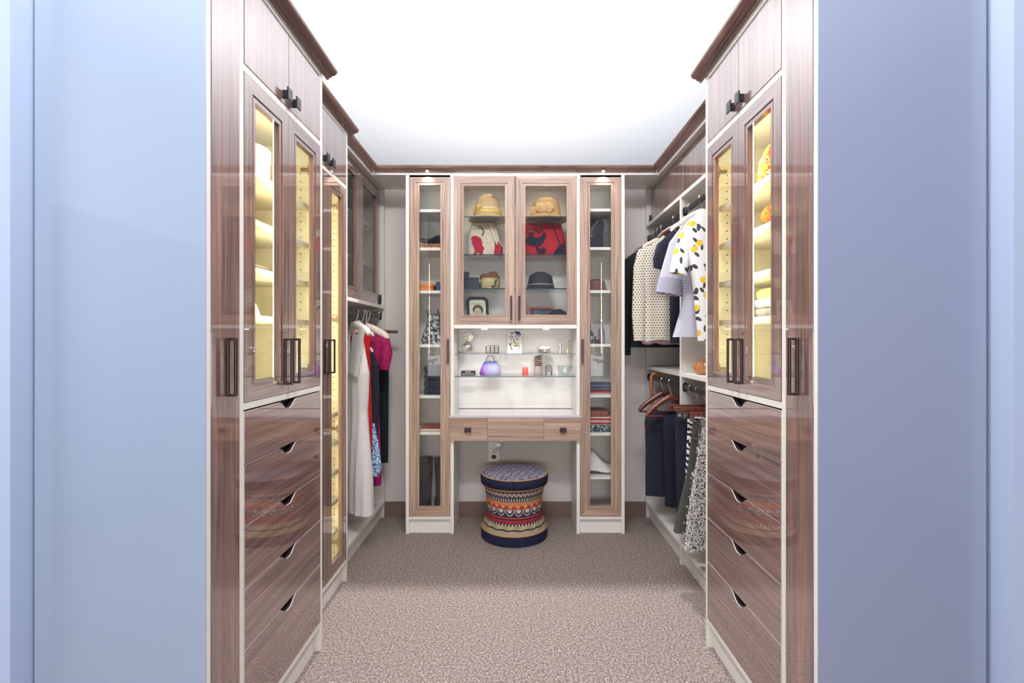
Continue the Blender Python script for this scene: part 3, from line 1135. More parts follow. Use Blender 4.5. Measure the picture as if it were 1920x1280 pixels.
hanger('coat_hanger', 'mahogany hanger inside the navy cap sleeve top', RX, 2.80, RZ, AR, 0.10, mahog, drop=0.045)
j = drape(AR, (RX, 2.80), [(1.865, 0.05, 0.035, 0.02), (1.83, 0.08, 0.07, 0.03), (1.76, 0.09, 0.065, 0.035), (1.60, 0.09, 0.035, 0.035), (1.22, 0.10, 0.03, 0.035)], 0.005, 50).build('cap_sleeve_top', navy_m, smooth=True)
tag(j, 'navy top with a pointed cap sleeve, between polka dots and grey stripes', 'top', 'tops on the upper right rod')
sleeve(AR, (RX, 2.80), [(0.03, 1.825, 0.03, 0), (0.065, 1.775, 0.05, 0), (0.088, 1.70, 0.046, 0), (0.10, 1.655, 0.030, 0)], 0.5, parent=j, m=navy_m)

# --- right, upper rod, near bay
hanger('coat_hanger', 'white hanger inside the grey striped dress', RX, 2.55, RZ, AR, 0.11, padded_w)
j = drape(AR, (RX, 2.55), [(1.865, 0.05, 0.035, 0.02), (1.83, 0.09, 0.06, 0.03), (1.76, 0.10, 0.065, 0.035), (1.50, 0.10, 0.045, 0.035), (1.42, 0.10, 0.05, 0.04), (1.255, 0.12, 0.095, 0.05)], 0.008, 60).build('striped_dress', stripe_m, smooth=True)
tag(j, 'grey and white finely striped dress with a wide cuffed elbow sleeve', 'dress', 'tops on the upper right rod')
sl = sleeve(AR, (RX, 2.55), [(0.03, 1.83, 0.025, -0.01), (0.065, 1.75, 0.046, -0.02), (0.085, 1.63, 0.06, -0.025), (0.095, 1.565, 0.066, -0.028)], 0.6, parent=j, m=stripe_m)
sleeve(AR, (RX, 2.55), [(0.0945, 1.567, 0.069, -0.028), (0.108, 1.485, 0.074, -0.03)], 0.6, parent=j, m=cuff_m, name='cuff')

hanger('coat_hanger', 'white hanger inside the lemon print dress', RX, 2.40, RZ, AR, 0.11, padded_w)
j = drape(AR, (RX, 2.40), [(1.885, 0.05, 0.02, 0.02), (1.86, 0.08, 0.04, 0.025), (1.80, 0.10, 0.075, 0.035), (1.65, 0.10, 0.065, 0.04), (1.50, 0.10, 0.045, 0.04), (1.235, 0.12, 0.02, 0.04)], 0.008, 60).build('lemon_print_dress', lemon_m, smooth=True)
tag(j, 'white dress printed with yellow lemons and dark leaves, nearest the right tower', 'dress', 'tops on the upper right rod')
sleeve(AR, (RX, 2.40), [(0.02, 1.85, 0.025, -0.02), (0.055, 1.78, 0.042, -0.035), (0.083, 1.68, 0.048, -0.04), (0.106, 1.575, 0.046, -0.04)], 0.6, parent=j, m=lemon_m)

# --- right, lower rods
LZ = 0.98
um = thing('umbrella', 'closed brown umbrella with a curved wooden crook handle over the lower right rod', 'umbrella', (0.90, 3.16, 0.25))
amber = wood('amber_wood', 2, s2l(196, 128, 66), s2l(168, 100, 44), s2l(120, 66, 26), 1.5, 0.8)
cp = [(RX + 0.022, 3.16, LZ - 0.008), (RX + 0.0185, 3.16, LZ + 0.008)] + [(RX - 0.011 + 0.029 * cos(radians(a)), 3.16, LZ + 0.011 + 0.029 * sin(radians(a))) for a in range(20, 181, 20)] + [(RX - 0.042, 3.16, LZ - 0.04), (RX - 0.032, 3.155, LZ - 0.16), (RX - 0.028, 3.15, LZ - 0.20)]
MB().tube(cp, 0.0105, 10).build('crook_handle', amber, um, smooth=True)
mb = MB()
rings = []
for z, r in ((0.80, 0.012), (0.775, 0.036), (0.70, 0.045), (0.55, 0.040), (0.40, 0.030), (0.27, 0.012), (0.25, 0.004)):
    rings.append([(RX - 0.035 + r * (1 + 0.18 * cos(8 * 2 * pi * k / 32)) * cos(2 * pi * k / 32), 3.145 + r * (1 + 0.18 * cos(8 * 2 * pi * k / 32)) * sin(2 * pi * k / 32), z) for k in range(32)])
mb.loft(rings).build('canopy', cloth('brown_umbrella_cloth', s2l(98, 76, 70)), um, smooth=True)

hanger('suit_hanger', 'dark mahogany suit hanger on the lower right rod, beside the umbrella', RX, 3.03, LZ, AR, 0.155, mahog, drop=0.075, thick=0.016, fall=0.105, bar=True, hookdrop=0.085)
hanger('suit_hanger', 'rosy mahogany suit hanger on the lower right rod, nearer than the dark one', RX, 2.88, LZ, AR, 0.15, mahog2, drop=0.08, thick=0.016, fall=0.105, bar=True, hookdrop=0.085)
j = drape(AR, (RX, 3.0), [(0.79, 0.12, 0.115, 0.012), (0.74, 0.12, 0.115, 0.026), (0.5, 0.12, 0.12, 0.03), (0.27, 0.12, 0.12, 0.03)], 0.004, 50).build('folded_trousers', navy_m, smooth=True)
tag(j, 'dark navy trousers folded over the dark suit hanger', 'trousers', 'bottoms on the lower right rods')
j = drape(AR, (RX, 2.85), [(0.795, 0.12, 0.055, 0.012), (0.74, 0.12, 0.06, 0.03), (0.5, 0.12, 0.05, 0.032), (0.255, 0.12, 0.045, 0.03)], 0.006, 70).build('velvet_trousers', navy2_m, smooth=True)
tag(j, 'blue black velvet trousers on the rosy suit hanger', 'trousers', 'bottoms on the lower right rods')

for d, xa, m, lab, sk in ((2.55, 0.813, mahog, 'farthest of four wooden bar hangers, carrying a dark skirt', 'dark'), (2.47, 0.818, mahog2, 'second farthest wooden bar hanger, carrying the zebra skirt', 'zebra'),
                          (2.39, 0.826, mahog, 'third wooden bar hanger, carrying the olive denim skirt', 'olive'), (2.29, 0.836, mahog2, 'nearest orange wood bar hanger, carrying the tufted skirt', 'tuft')):
    clip_hanger(lab, RX, d, LZ, xa, xa + 0.25, 0.885, m, (xa + 0.055, xa + 0.20), 'bar hangers on the lower right rod')
for d, zt, prof, m, nm, lab, kw in (
        (2.55, 0.85, [(0.85, 0.12, 0.085, 0.008), (0.80, 0.12, 0.085, 0.02), (0.5, 0.13, 0.08, 0.03), (0.28, 0.13, 0.075, 0.03)], navy_m, 'dark_skirt', 'plain blue black skirt behind the zebra skirt', dict(amp=0.005, k=60)),
        (2.47, 0.84, [(0.845, 0.12, 0.052, 0.008), (0.80, 0.12, 0.048, 0.02), (0.5, 0.13, 0.06, 0.03), (0.205, 0.13, 0.062, 0.03)], zebra_m, 'zebra_skirt', 'black and white zebra print skirt between dark and olive skirts', dict(amp=0.006, k=60)),
        (2.39, 0.82, [(0.835, 0.12, 0.05, 0.008), (0.79, 0.12, 0.055, 0.022), (0.6, 0.13, 0.075, 0.032), (0.42, 0.13, 0.115, 0.045), (0.285, 0.13, 0.145, 0.05)], olive_c, 'denim_skirt', 'flared olive green denim skirt with pale hem stitching', dict(amp=0.008, k=45)),
        (2.29, 0.81, [(0.835, 0.12, 0.035, 0.008), (0.79, 0.12, 0.045, 0.022), (0.6, 0.13, 0.08, 0.035), (0.42, 0.13, 0.105, 0.045), (0.255, 0.13, 0.122, 0.05)], tuft_m, 'tufted_skirt', 'black and white tufted skirt, nearest on the lower right rod', dict(amp=0.008, k=55, n=60))):
    if nm == 'tufted_skirt':
        j = drape(AR, (RX, d), prof, **kw)
        rnd = random.Random(3)
        j.v = [(x + rnd.uniform(-.004, .004), y + rnd.uniform(-.004, .004), z + rnd.uniform(-.004, .004)) for x, y, z in j.v]
        rows = len(j.v)
        tf = MB()
        base = list(j.v)
        for q in range(2600):
            i = rnd.randrange(len(base))
            x, y, z = base[i]
            x += rnd.uniform(-.012, .012)
            z += rnd.uniform(-.014, .014)
            dx, dy, dz = rnd.uniform(-.006, .006), -rnd.uniform(.003, .008), -rnd.uniform(.003, .012)
            w_ = 0.0022
            tf.v += [(x - w_, y, z), (x + w_, y, z), (x + dx, y + dy, z + dz)]
            b = len(tf.v)
            tf.f.append((b - 3, b - 2, b - 1))
            tf.m.append(0 if rnd.random() < 0.62 else 1)
        ob = j.build(nm, m, smooth=True)
        tf.build('tufts', [plain('tuft_white', s2l(226, 220, 214), 0.95), plain('tuft_black', s2l(40, 38, 50), 0.95)], ob, kind='stuff')
    else:
        ob = drape(AR, (RX, d), prof, **kw).build(nm, m, smooth=True)
    tag(ob, lab, 'skirt', 'bottoms on the lower right rods')
    if nm == 'denim_skirt':
        for zz, kk in ((0.296, 0.1435), (0.755, 0.06)):
            MB().tube([(RX - a, d - 0.052 if zz < 0.5 else d - 0.027, zz) for a in (kk, kk * 0.7, kk * 0.4, 0.0)], 0.0009, 5).build('stitching', thread_m, ob)
        MB().tube([(RX - 0.03 - q * 0.035, d - 0.026 - q * 0.028, 0.80 - q * 0.5) for q in (0, 0.3, 0.6, 1.0)], 0.0009, 5).build('stitching', thread_m, ob)

# --- left long-hang rod
LX, LRZ = -0.945, 1.405
a45 = radians(-48)
AW = (cos(a45), sin(a45))
hanger('padded_hanger', 'white padded satin hanger holding the white dress', LX, 2.86, LRZ, AW, 0.165, padded_w, white_wire, drop=0.075, thick=0.021, fall=0.045, group='padded hangers on the left rod')
j = drape(AW, (LX, 2.86), [(1.275, 0.05, 0.075, 0.012), (1.20, 0.07, 0.095, 0.022), (1.12, 0.085, 0.115, 0.034), (1.05, 0.10, 0.13, 0.045), (0.95, 0.095, 0.12, 0.05), (0.82, 0.085, 0.105, 0.045), (0.7, 0.095, 0.12, 0.05), (0.45, 0.11, 0.15, 0.06), (0.235, 0.12, 0.165, 0.06)], 0.007, 110, n=72).build('pleated_dress', pleat_m, smooth=True)
tag(j, 'long white pleated dress with crossed straps on a white padded hanger', 'dress', 'long clothes on the left rod')
B_ = (-AW[1], AW[0])
for q in (-1, 1):
    pts, rr = [], []
    for k in range(9):
        f = k / 8.0
        a = (-0.062 - 0.02 * f) if q < 0 else (0.066 + 0.045 * f)
        b = -0.050 + 0.034 * f
        pts.append((LX + AW[0] * a + B_[0] * b, 2.86 + AW[1] * a + B_[1] * b, 1.04 + 0.262 * f))
        rr.append(0.062 - 0.024 * f)
    MB().tube(pts, rr, 12, 0, 0.16, up=(B_[0], B_[1], 0.0)).build('strap', pleat_m, j, smooth=True)
j2 = thing('ribbon_bow', 'small cream ribbon bow tied on the white hanger neck', 'bow', (LX, 2.85, 1.325))
for q in (-1, 1):
    pts = [(LX + q * 0.028 * sin(t) * 1.0, 2.845 - 0.004 * sin(t), 1.338 + 0.012 * sin(2 * t) * 0.9 + 0.006 * q) for t in [pi * k / 10 for k in range(11)]]
    MB().tube(pts, 0.004, 6, 0, 0.4).build('loop', padded_m, j2, smooth=True)
MB().ball((LX, 2.845, 1.338), 0.006, n=8, m=6).build('knot', padded_m, j2, smooth=True)

hanger('padded_hanger', 'slim hanger inside the red dress behind the white one', LX, 2.965, LRZ, AL, 0.07, padded_m, white_wire, drop=0.10, thick=0.012, fall=0.03, group='padded hangers on the left rod')
j = drape(AL, (LX, 2.97), [(1.285, 0.06, 0.055, 0.012), (1.2, 0.10, 0.045, 0.03), (1.0, 0.11, 0.052, 0.03), (0.75, 0.11, 0.060, 0.03), (0.5, 0.11, 0.058, 0.03), (0.19, 0.11, 0.03, 0.03)], 0.004, 60).build('red_dress', red_c, smooth=True)
tag(j, 'long bright red dress showing at the side and hem of the white one', 'dress', 'long clothes on the left rod')
j = drape(AL, (LX, 3.015), [(1.165, 0.05, 0.055, 0.008), (1.08, 0.06, 0.088, 0.02), (0.9, 0.08, 0.094, 0.022), (0.62, 0.08, 0.085, 0.022)], 0.003, 60).build('navy_tunic', navy_m, smooth=True)
tag(j, 'sleeveless navy tunic hanging between the red and magenta dresses', 'tunic', 'long clothes on the left rod')
hanger('padded_hanger', 'slim hanger inside the navy tunic', LX, 3.01, LRZ, AL, 0.05, padded_m, white_wire, drop=0.2, thick=0.01, fall=0.03, group='padded hangers on the left rod', hookdrop=0.20)
j = drape(AL, (LX, 2.992), [(0.72, 0.05, 0.068, 0.008), (0.6, 0.06, 0.092, 0.016), (0.45, 0.05, 0.112, 0.016), (0.39, 0.02, 0.092, 0.012)], 0.003, 60).build('patterned_scarf', blueprint_m, smooth=True)
tag(j, 'pale blue patterned scarf end hanging low beside the white dress', 'scarf', 'long clothes on the left rod')
hanger('padded_hanger', 'cream padded hanger with a black band, holding the magenta dress', LX, 3.075, LRZ, AL, 0.13, padded_m, white_wire, drop=0.085, thick=0.024, fall=0.06, group='padded hangers on the left rod')
j = drape(AL, (LX, 3.075), [(1.275, 0.09, 0.06, 0.02), (1.24, 0.13, 0.115, 0.035), (1.15, 0.13, 0.10, 0.04), (1.0, 0.13, 0.07, 0.04), (0.95, 0.13, 0.07, 0.04)], 0.006, 55).build('velvet_dress', mag_c, smooth=True)
tag(j, 'magenta velvet dress with a cap sleeve and shiny fuchsia skirt', 'dress', 'long clothes on the left rod')
sleeve(AL, (LX, 3.075), [(0.06, 1.255, 0.03, 0), (0.105, 1.225, 0.042, 0), (0.115, 1.15, 0.046, -0.005), (0.105, 1.05, 0.032, -0.008)], 0.7, parent=j, m=mag_c)
drape(AL, (LX, 3.08), [(0.96, 0.12, 0.066, 0.03), (0.8, 0.12, 0.072, 0.035), (0.55, 0.12, 0.08, 0.035), (0.31, 0.12, 0.085, 0.035)], 0.006, 70).build('skirt', fuch_c, j, smooth=True)

clip_hanger('long mahogany bar hanger holding the black green trousers at the far left', LX, 3.23, LRZ, -1.07, -0.79, 1.295, mahog, (-0.93, -0.86), tilt=0.0)
j = drape(AL, (LX + 0.005, 3.23), [(1.255, 0.02, 0.088, 0.008), (1.2, 0.03, 0.09, 0.014), (0.8, 0.03, 0.088, 0.016), (0.415, 0.03, 0.085, 0.016)], 0.002, 50).build('slim_trousers', dgreen_c, smooth=True)
tag(j, 'black green trousers clipped to the long bar hanger at far left', 'trousers', 'long clothes on the left rod')
# ---------------------------------------------------------------- the stool
M = Mat('stool_top_weave', (0.2, 0.2, 0.3), 0.85, spec=0.2)
cx, cy, cz = M.xyz()
u, v = (cx * 0.9 + cy * 0.42) * 12.5, (cy * 0.9 - cx * 0.42) * 12.5
fu, fv = (u.frac() - 0.5).abs(), (v.frac() - 0.5).abs()
ed = fu.mx(fv)
dash = ((u * 9.0).sin() * (v * 9.0).sin()).gt(0.05)
line = ed.gt(0.43) * ed.lt(0.47)
inner = ed.lt(0.24) * ed.gt(0.20)
core = (fu + fv).lt(0.10)
pat = line.mx(inner).mx(core).mx((ed.gt(0.30) * ed.lt(0.36)) * dash)
M.base(M.mix(pat, s2l(66, 66, 88), s2l(176, 170, 178)))
stool_top = M.m

M = Mat('stool_band_weave', (0.4, 0.3, 0.3), 0.85, spec=0.2)
cx, cy, cz = M.xyz()
th = cy.atan2(cx) * (1 / (2 * pi)) + 0.5


def tri(n, ph=0.0):
    return ((th * float(n) + ph).frac() - 0.5).abs() * 2.0


NAVY, CREAM, RED, ORG = s2l(50, 50, 72), s2l(206, 190, 168), s2l(158, 44, 48), s2l(200, 128, 82)
col = NAVY
inb = lambda a, b: cz.gt(a) * cz.lt(b)
zrel = lambda a, b: (cz - a) * (1.0 / (b - a))
# grey field with two cream zigzags
f = zrel(0.284, 0.324)
zig = ((f - 0.3 - tri(44) * 0.38).abs().lt(0.10)).mx((f - 0.55 - tri(44) * 0.38).abs().lt(0.05))
col = M.mix(inb(0.284, 0.324), NAVY, M.mix(zig, s2l(84, 78, 86), CREAM))
# rows of dots
f = zrel(0.258, 0.284)
dots = (((th * 70.0).frac() - 0.5).abs() * ((th * 70.0).frac() - 0.5).abs() + (f - 0.6) * (f - 0.6) * 0.6).lt(0.07)
col = M.mix(inb(0.258, 0.284), col, M.mix(dots.mx(f.lt(0.18) * ((th * 140.0).frac().gt(0.5))), NAVY, CREAM))
# orange band with red triangles
f = zrel(0.216, 0.258)
tr = (f - 0.06).lt(tri(24) * 0.55) * f.lt(0.55)
zz2 = (f - 0.15 - tri(48) * 0.3).abs().lt(0.06)
col = M.mix(inb(0.216, 0.258), col, M.mix(tr, M.mix(zz2, ORG, s2l(226, 182, 140)), s2l(178, 60, 40)))
# navy and white scallops
f = zrel(0.172, 0.216)
sx = ((th * 20.0).frac() - 0.5) * 2.0
rad = (sx * sx + (f - 0.95) * (f - 0.95) * 1.25).sqrt()
ring = rad.lt(0.98) * rad.gt(0.86)
corep = rad.lt(0.55)
top_lat = f.gt(0.82) * ((th * 80.0).frac().gt(0.5))
scal = ring.mx(corep)
col = M.mix(inb(0.172, 0.216), col, M.mix(top_lat, M.mix(scal, NAVY, CREAM), s2l(120, 130, 170)))
# red stripes
f = zrel(0.150, 0.172)
col = M.mix(inb(0.150, 0.172), col, M.mix(f.gt(0.45) * f.lt(0.75), s2l(52, 44, 58), s2l(186, 76, 62)))
# red zigzag over white beads
f = zrel(0.118, 0.150)
rz_ = f.gt(tri(50) * 0.45 + 0.28)
bead = (((th * 56.0).frac() - 0.5).abs() * ((th * 56.0).frac() - 0.5).abs() + (f - 0.16) * (f - 0.16)).lt(0.04)
col = M.mix(inb(0.118, 0.150), col, M.mix(rz_, M.mix(bead, s2l(58, 50, 62), CREAM), RED))
# tan weave and dark wave
f = zrel(0.084, 0.118)
wv = (f - 0.22 - tri(16) * 0.16).abs().lt(0.12)
kn = ((th * 100.0).sin() * 1.0 + (cz * 700.0).sin()).gt(0.4)
col = M.mix(inb(0.084, 0.118), col, M.mix(wv, M.mix(kn, s2l(176, 158, 124), s2l(140, 122, 92)), s2l(48, 48, 52)))
# fringe
fr = (th * 150.0).frac().gt(0.45)
col = M.mix(inb(0.0, 0.084), col, M.mix(fr, s2l(118, 104, 92), s2l(188, 170, 146)))
M.base(col)
stool_body = M.m
M = Mat('navy_fringe', s2l(34, 35, 58), 0.85, spec=0.2)
cx, cy, cz = M.xyz()
fr = (cy.atan2(cx) * 95.0).sin()
M.base(M.ramp(fr * 0.5 + 0.5, [(0.0, s2l(24, 25, 42)), (1.0, s2l(48, 50, 80))]))
M.bump(fr, 0.6, 0.003)
stool_navy = M.m
tan_m = cloth('tan_piping', s2l(186, 138, 92), 0.8, 0.3, 300.0)

SX, SY = -0.006, 3.07
st = thing('stool', 'round hourglass stool in woven folk stripes with navy fringe bands under the vanity', 'stool', (SX, SY, 0))
MB().lathe([(0.212, 0.008), (0.2115, 0.0), (0.2115, 0.030), (0.208, 0.062)][1:], (SX, SY, 0.001), 64).build('base_band', stool_navy, st, smooth=True)
bp = [(0.2055, 0.062), (0.2035, 0.072), (0.196, 0.092), (0.187, 0.118), (0.180, 0.145), (0.1765, 0.172), (0.1755, 0.20), (0.1765, 0.225), (0.1795, 0.255), (0.185, 0.285), (0.193, 0.312), (0.201, 0.328), (0.204, 0.336)]
MB().lathe(bp, (SX, SY, 0), 72).build('body', stool_body, st, smooth=True)
MB().lathe([(0.205, 0.337), (0.213, 0.343), (0.2155, 0.365), (0.2145, 0.388), (0.2085, 0.398)], (SX, SY, 0), 72).build('seat_band', stool_navy, st, smooth=True)
MB().lathe([(0.207, 0.398), (0.19, 0.4035), (0.15, 0.409), (0.10, 0.4125), (0.05, 0.4145), (0.004, 0.415)], (SX, SY, 0), 64).build('seat_top', stool_top, st, smooth=True)
for r, z, rr in ((0.2085, 0.398, 0.0035), (0.2045, 0.3345, 0.0045), (0.2065, 0.063, 0.004)):
    MB().tube([(SX + r * cos(2 * pi * k / 72), SY + r * sin(2 * pi * k / 72), z) for k in range(73)], rr, 6).build('piping', tan_m, st, smooth=True)

# ---------------------------------------------------------------- hats, bags and boxes behind the two glass doors
straw = cloth('pale_straw', s2l(206, 172, 128), 0.7, 0.15, 240.0)
straw2 = cloth('golden_straw', s2l(204, 164, 108), 0.65, 0.2, 260.0)
gold_r = plain('gold_ribbon', s2l(226, 190, 96), 0.4)
band_c = plain('cream_ribbon', s2l(226, 206, 166), 0.5)


def hat(name, label, c, rc, hc, rb, m, rbx=1.0, rby=1.0, droop=0.02, taper=0.82, group=None, lean=0.0):
    """crown and brim turned as one felt, brim drooping"""
    pr = []
    th_ = 0.004
    pr += [(rb - 0.002, 0.0), (rb, 0.003), ((rb + rc) / 2, droop * 0.8), (rc + 0.004, droop + 0.004), (rc, droop + 0.016)]
    for k in range(1, 9):
        a = pi / 2 * k / 8
        pr.append((max(0.003, rc * (taper + (1 - taper) * cos(a)) * (cos(a) ** 0.55 if k > 4 else 1 - 0.02 * k)), droop + 0.016 + (hc - droop - 0.016) * sin(a) ** 1.0))
    mb = MB()
    rings = []
    for r, z in pr:
        rings.append([(c[0] + r * rbx * cos(2 * pi * j / 48) + lean * z, c[1] + r * rby * sin(2 * pi * j / 48), c[2] + z) for j in range(48)])
    inner = [[(c[0] + (x - c[0]) * 0.985, c[1] + (y - c[1]) * 0.985, z - 0.004 if i > 1 else z) for x, y, z in rings[i]] for i in range(len(rings))]
    mb.loft(rings + inner[::-1], False)
    o = mb.build(name, m, smooth=True)
    return tag(o, label, 'hat', group)


h1 = hat('cloche_hat', 'tall pale straw cloche with gold ribbon bow on the top left glass shelf', (-0.185, 3.225, 2.0385), 0.092, 0.178, 0.130, straw, 1, 1.0, 0.022, 0.55)
mb = MB()
mb.lathe([(0.0945, 0.036), (0.097, 0.045), (0.095, 0.058)], (-0.185, 3.225, 2.0385), 48).build('band', gold_r, h1, smooth=True)
MB().lathe([(0.093, 0.060), (0.0955, 0.066), (0.092, 0.073)], (-0.185, 3.225, 2.0385), 48).build('band', band_c, h1, smooth=True)
bx = (-0.185 - 0.055, 3.225 - 0.082, 2.0385 + 0.05)
for k, (dx, dz) in enumerate(((-0.022, 0.022), (-0.006, 0.032), (0.010, 0.033), (0.025, 0.027), (-0.03, 0.004))):
    MB().tube([bx, (bx[0] + dx * 0.6, bx[1] - 0.016, bx[2] + dz * 0.7), (bx[0] + dx, bx[1] - 0.006, bx[2] + dz)], [0.004, 0.009, 0.007], 8, 0, 0.4).build('bow_loop', gold_r, h1, smooth=True)


def rose(c, r, m, parent, name='rose'):
    mb = MB()
    for k, (q, n) in enumerate(((1.0, 5), (0.72, 4), (0.42, 3))):
        for i in range(n):
            a = 2 * pi * i / n + k * 0.6
            ct = (c[0] + cos(a) * r * q * 0.55, c[1] - 0.10 * r - (1 - q) * r * 0.5, c[2] + sin(a) * r * q * 0.55)
            rings = []
            for ii in range(5):
                f = ii / 4.0
                rr = r * q * 0.55 * (0.35 + 0.65 * sin(pi * (0.15 + 0.75 * f)))
                rings.append([(ct[0] + rr * cos(2 * pi * j / 10), ct[1] + (f - 0.5) * r * 0.55 + 0.25 * rr * sin(2 * pi * j / 10 + a), ct[2] + rr * sin(2 * pi * j / 10)) for j in range(10)])
            mb.loft(rings, True)
    return mb.build(name, m, parent, smooth=True)


h2 = hat('straw_hat', 'golden straw hat trimmed with three silk roses on the top right glass shelf', (0.207, 3.225, 2.0385), 0.098, 0.155, 0.148, straw2, 1, 0.9, 0.026, 0.85)
rose_m = plain('peach_silk', s2l(226, 186, 130), 0.55)
for k, (dx, dz, r) in enumerate(((-0.085, 0.055, 0.028), (-0.042, 0.068, 0.033), (0.008, 0.065, 0.034))):
    rose((0.207 + dx, 3.225 - math.sqrt(max(0.001, 0.095 ** 2 - dx * dx)) * 0.9 - 0.008, 2.0385 + dz), r, rose_m, h2)


def loft_box(secs, m=24, p=0.45):
    """rounded bag body: sections (z, cx, cy, half width, half depth)"""
    rings = []
    for z, x, y, a, b in secs:
        ring = []
        for j in range(m):
            t = 2 * pi * j / m
            c_, s_ = cos(t), sin(t)
            ring.append((x + a * (abs(c_) ** p) * (1 if c_ >= 0 else -1), y + b * (abs(s_) ** p) * (1 if s_ >= 0 else -1), z))
        rings.append(ring)
    return MB().loft(rings, True)


def flat_shape(pts, c, sc, y, m, parent, name, t=0.003, slope=0.0):
    """appliqué cut from felt on an upright face; slope leans it with the bag"""
    P = lambda u, v, n: (c[0] + u * sc, y + n + slope * v * sc, c[1] + v * sc)
    return MB().prism(P, pts, -t, 0.0).build(name, m, parent)


canvas = cloth('beige_canvas', s2l(206, 192, 172), 0.85, 0.1, 40.0)
redfelt = cloth('crimson_felt', s2l(170, 34, 60), 0.9, 0.15, 90.0)
z0 = 1.7925
b1 = loft_box([(z0, -0.205, 3.235, 0.108, 0.055), (z0 + 0.03, -0.205, 3.235, 0.116, 0.06), (z0 + 0.10, -0.208, 3.235, 0.110, 0.05), (z0 + 0.17, -0.212, 3.23, 0.095, 0.032), (z0 + 0.225, -0.215, 3.225, 0.082, 0.012), (z0 + 0.232, -0.215, 3.225, 0.078, 0.004)]).build('canvas_tote', canvas, smooth=True)
tag(b1, 'beige canvas tote with a crimson felt dog, below the cloche hat', 'bag')
dogA = [(-.1, 0), (.06, 0), (.06, .18), (.2, .18), (.2, 0), (.38, 0), (.40, .25), (.46, .42), (.40, .52), (.34, .60), (.36, .76), (.30, .92), (.14, 1.06), (-.06, 1.10), (-.22, 1.02), (-.26, .88), (-.18, .78), (-.20, .66), (-.10, .52), (-.06, .36), (-.04, .2), (-.12, .12)]
flat_shape(dogA, (-0.262, z0 + 0.004), 0.122, 3.170, redfelt, b1, 'felt_dog', slope=0.10)
loft_box([(z0 + 0.002, -0.115, 3.215, 0.028, 0.07), (z0 + 0.06, -0.11, 3.215, 0.026, 0.06), (z0 + 0.10, -0.125, 3.215, 0.012, 0.03)]).build('side_gusset', redfelt, b1, smooth=True)
MB().tube([(-0.165, 3.21, z0 + 0.23), (-0.158, 3.185, z0 + 0.19), (-0.14, 3.175, z0 + 0.13), (-0.12, 3.17, z0 + 0.08), (-0.10, 3.17, z0 + 0.055)], 0.004, 6, 0, 0.6).build('cord', plain('cream_cord', s2l(226, 214, 198), 0.8), b1, smooth=True)
MB().tube([(-0.245 + 0.035 * sin(k / 8 * 2.4), 3.195 - 0.01 * k / 8, z0 + 0.20 - 0.035 * (1 - cos(k / 8 * 2.4))) for k in range(9)], 0.005, 6, 0, 0.5).build('strap', dark_m, b1, smooth=True)

redm = cloth('red_bag_cloth', s2l(172, 28, 40), 0.7, 0.12, 30.0)
b2 = loft_box([(z0, 0.18, 3.235, 0.160, 0.06), (z0 + 0.03, 0.18, 3.235, 0.166, 0.065), (z0 + 0.10, 0.178, 3.235, 0.158, 0.055), (z0 + 0.17, 0.176, 3.23, 0.145, 0.035), (z0 + 0.222, 0.174, 3.225, 0.135, 0.012), (z0 + 0.228, 0.174, 3.225, 0.13, 0.004)]).build('red_tote', redm, smooth=True)
tag(b2, 'red tote with small black felt dogs, below the rose trimmed hat', 'bag')
blackfelt = cloth('black_felt', s2l(36, 38, 48), 0.9)
dogB = [(-.5, .02), (-.36, -.10), (-.18, -.20), (.02, -.22), (.10, -.28), (.22, -.20), (.30, -.22), (.36, -.08), (.46, .02), (.52, .18), (.60, .26), (.58, .40), (.48, .50), (.40, .34), (.26, .22), (.06, .18), (-.06, .22), (-.10, .44), (-.18, .30), (-.26, .38), (-.32, .20), (-.48, .14)]
flat_shape(dogB, (0.128, z0 + 0.098), 0.128, 3.170, blackfelt, b2, 'felt_dog', slope=0.10)
flat_shape([(-u * 0.8 + 0.1, v * 0.8) for u, v in dogB][::-1], (0.165, z0 + 0.035), 0.08, 3.161, blackfelt, b2, 'felt_dog')
flat_shape([(0, 0), (.9, 0), (.9, 1.0), (.78, .95), (.4, .6), (.12, .2)], (0.245, z0 + 0.003), 0.085, 3.163, blackfelt, b2, 'corner_patch', slope=0.04)
MB().tube([(0.155 + 0.026 * cos(radians(a)), 3.18, z0 + 0.20 + 0.03 * sin(radians(a))) for a in range(170, 371, 20)], 0.0045, 8).build('handle', dark_m, b2, smooth=True)
MB().tube([(0.245, 3.20, z0 + 0.225), (0.27, 3.18, z0 + 0.16), (0.295, 3.17, z0 + 0.08), (0.305, 3.168, z0 + 0.03)], 0.005, 6, 0, 0.5).build('piping', dark_m, b2, smooth=True)
MB().box(0.085, 0.125, 3.174, 3.179, z0 + 0.158, z0 + 0.172).build('clasp', bronze_m, b2)

z3 = 1.5745
navybox = plain('navy_box', s2l(20, 26, 42), 0.4)


def gift_box(name, label, x0, x1, y0, y1, z, h, m, group=None, lid=0.45):
    o = MB().box(x0 + 0.0015, x1 - 0.0015, y0 + 0.0015, y1 - 0.0015, z, z + h * (1 - lid)).build(name, m, bevel=0.0008)
    MB().box(x0, x1, y0, y1, z + h * (1 - lid) + 0.0005, z + h).build('lid', m, o, bevel=0.001)
    return tag(o, label, 'box', group)


gift_box('gift_box', 'largest navy box, at the bottom of the small stack on the left', -0.366, -0.235, 3.17, 3.29, z3, 0.046, navybox, 'navy boxes')
gift_box('gift_box', 'middle navy box of the small stack on the third glass shelf', -0.352, -0.245, 3.18, 3.28, z3 + 0.047, 0.034, navybox, 'navy boxes')
tb = gift_box('gift_box', 'smallest navy cube box on top of the stack', -0.343, -0.308, 3.19, 3.225, z3 + 0.082, 0.036, navybox, 'navy boxes')

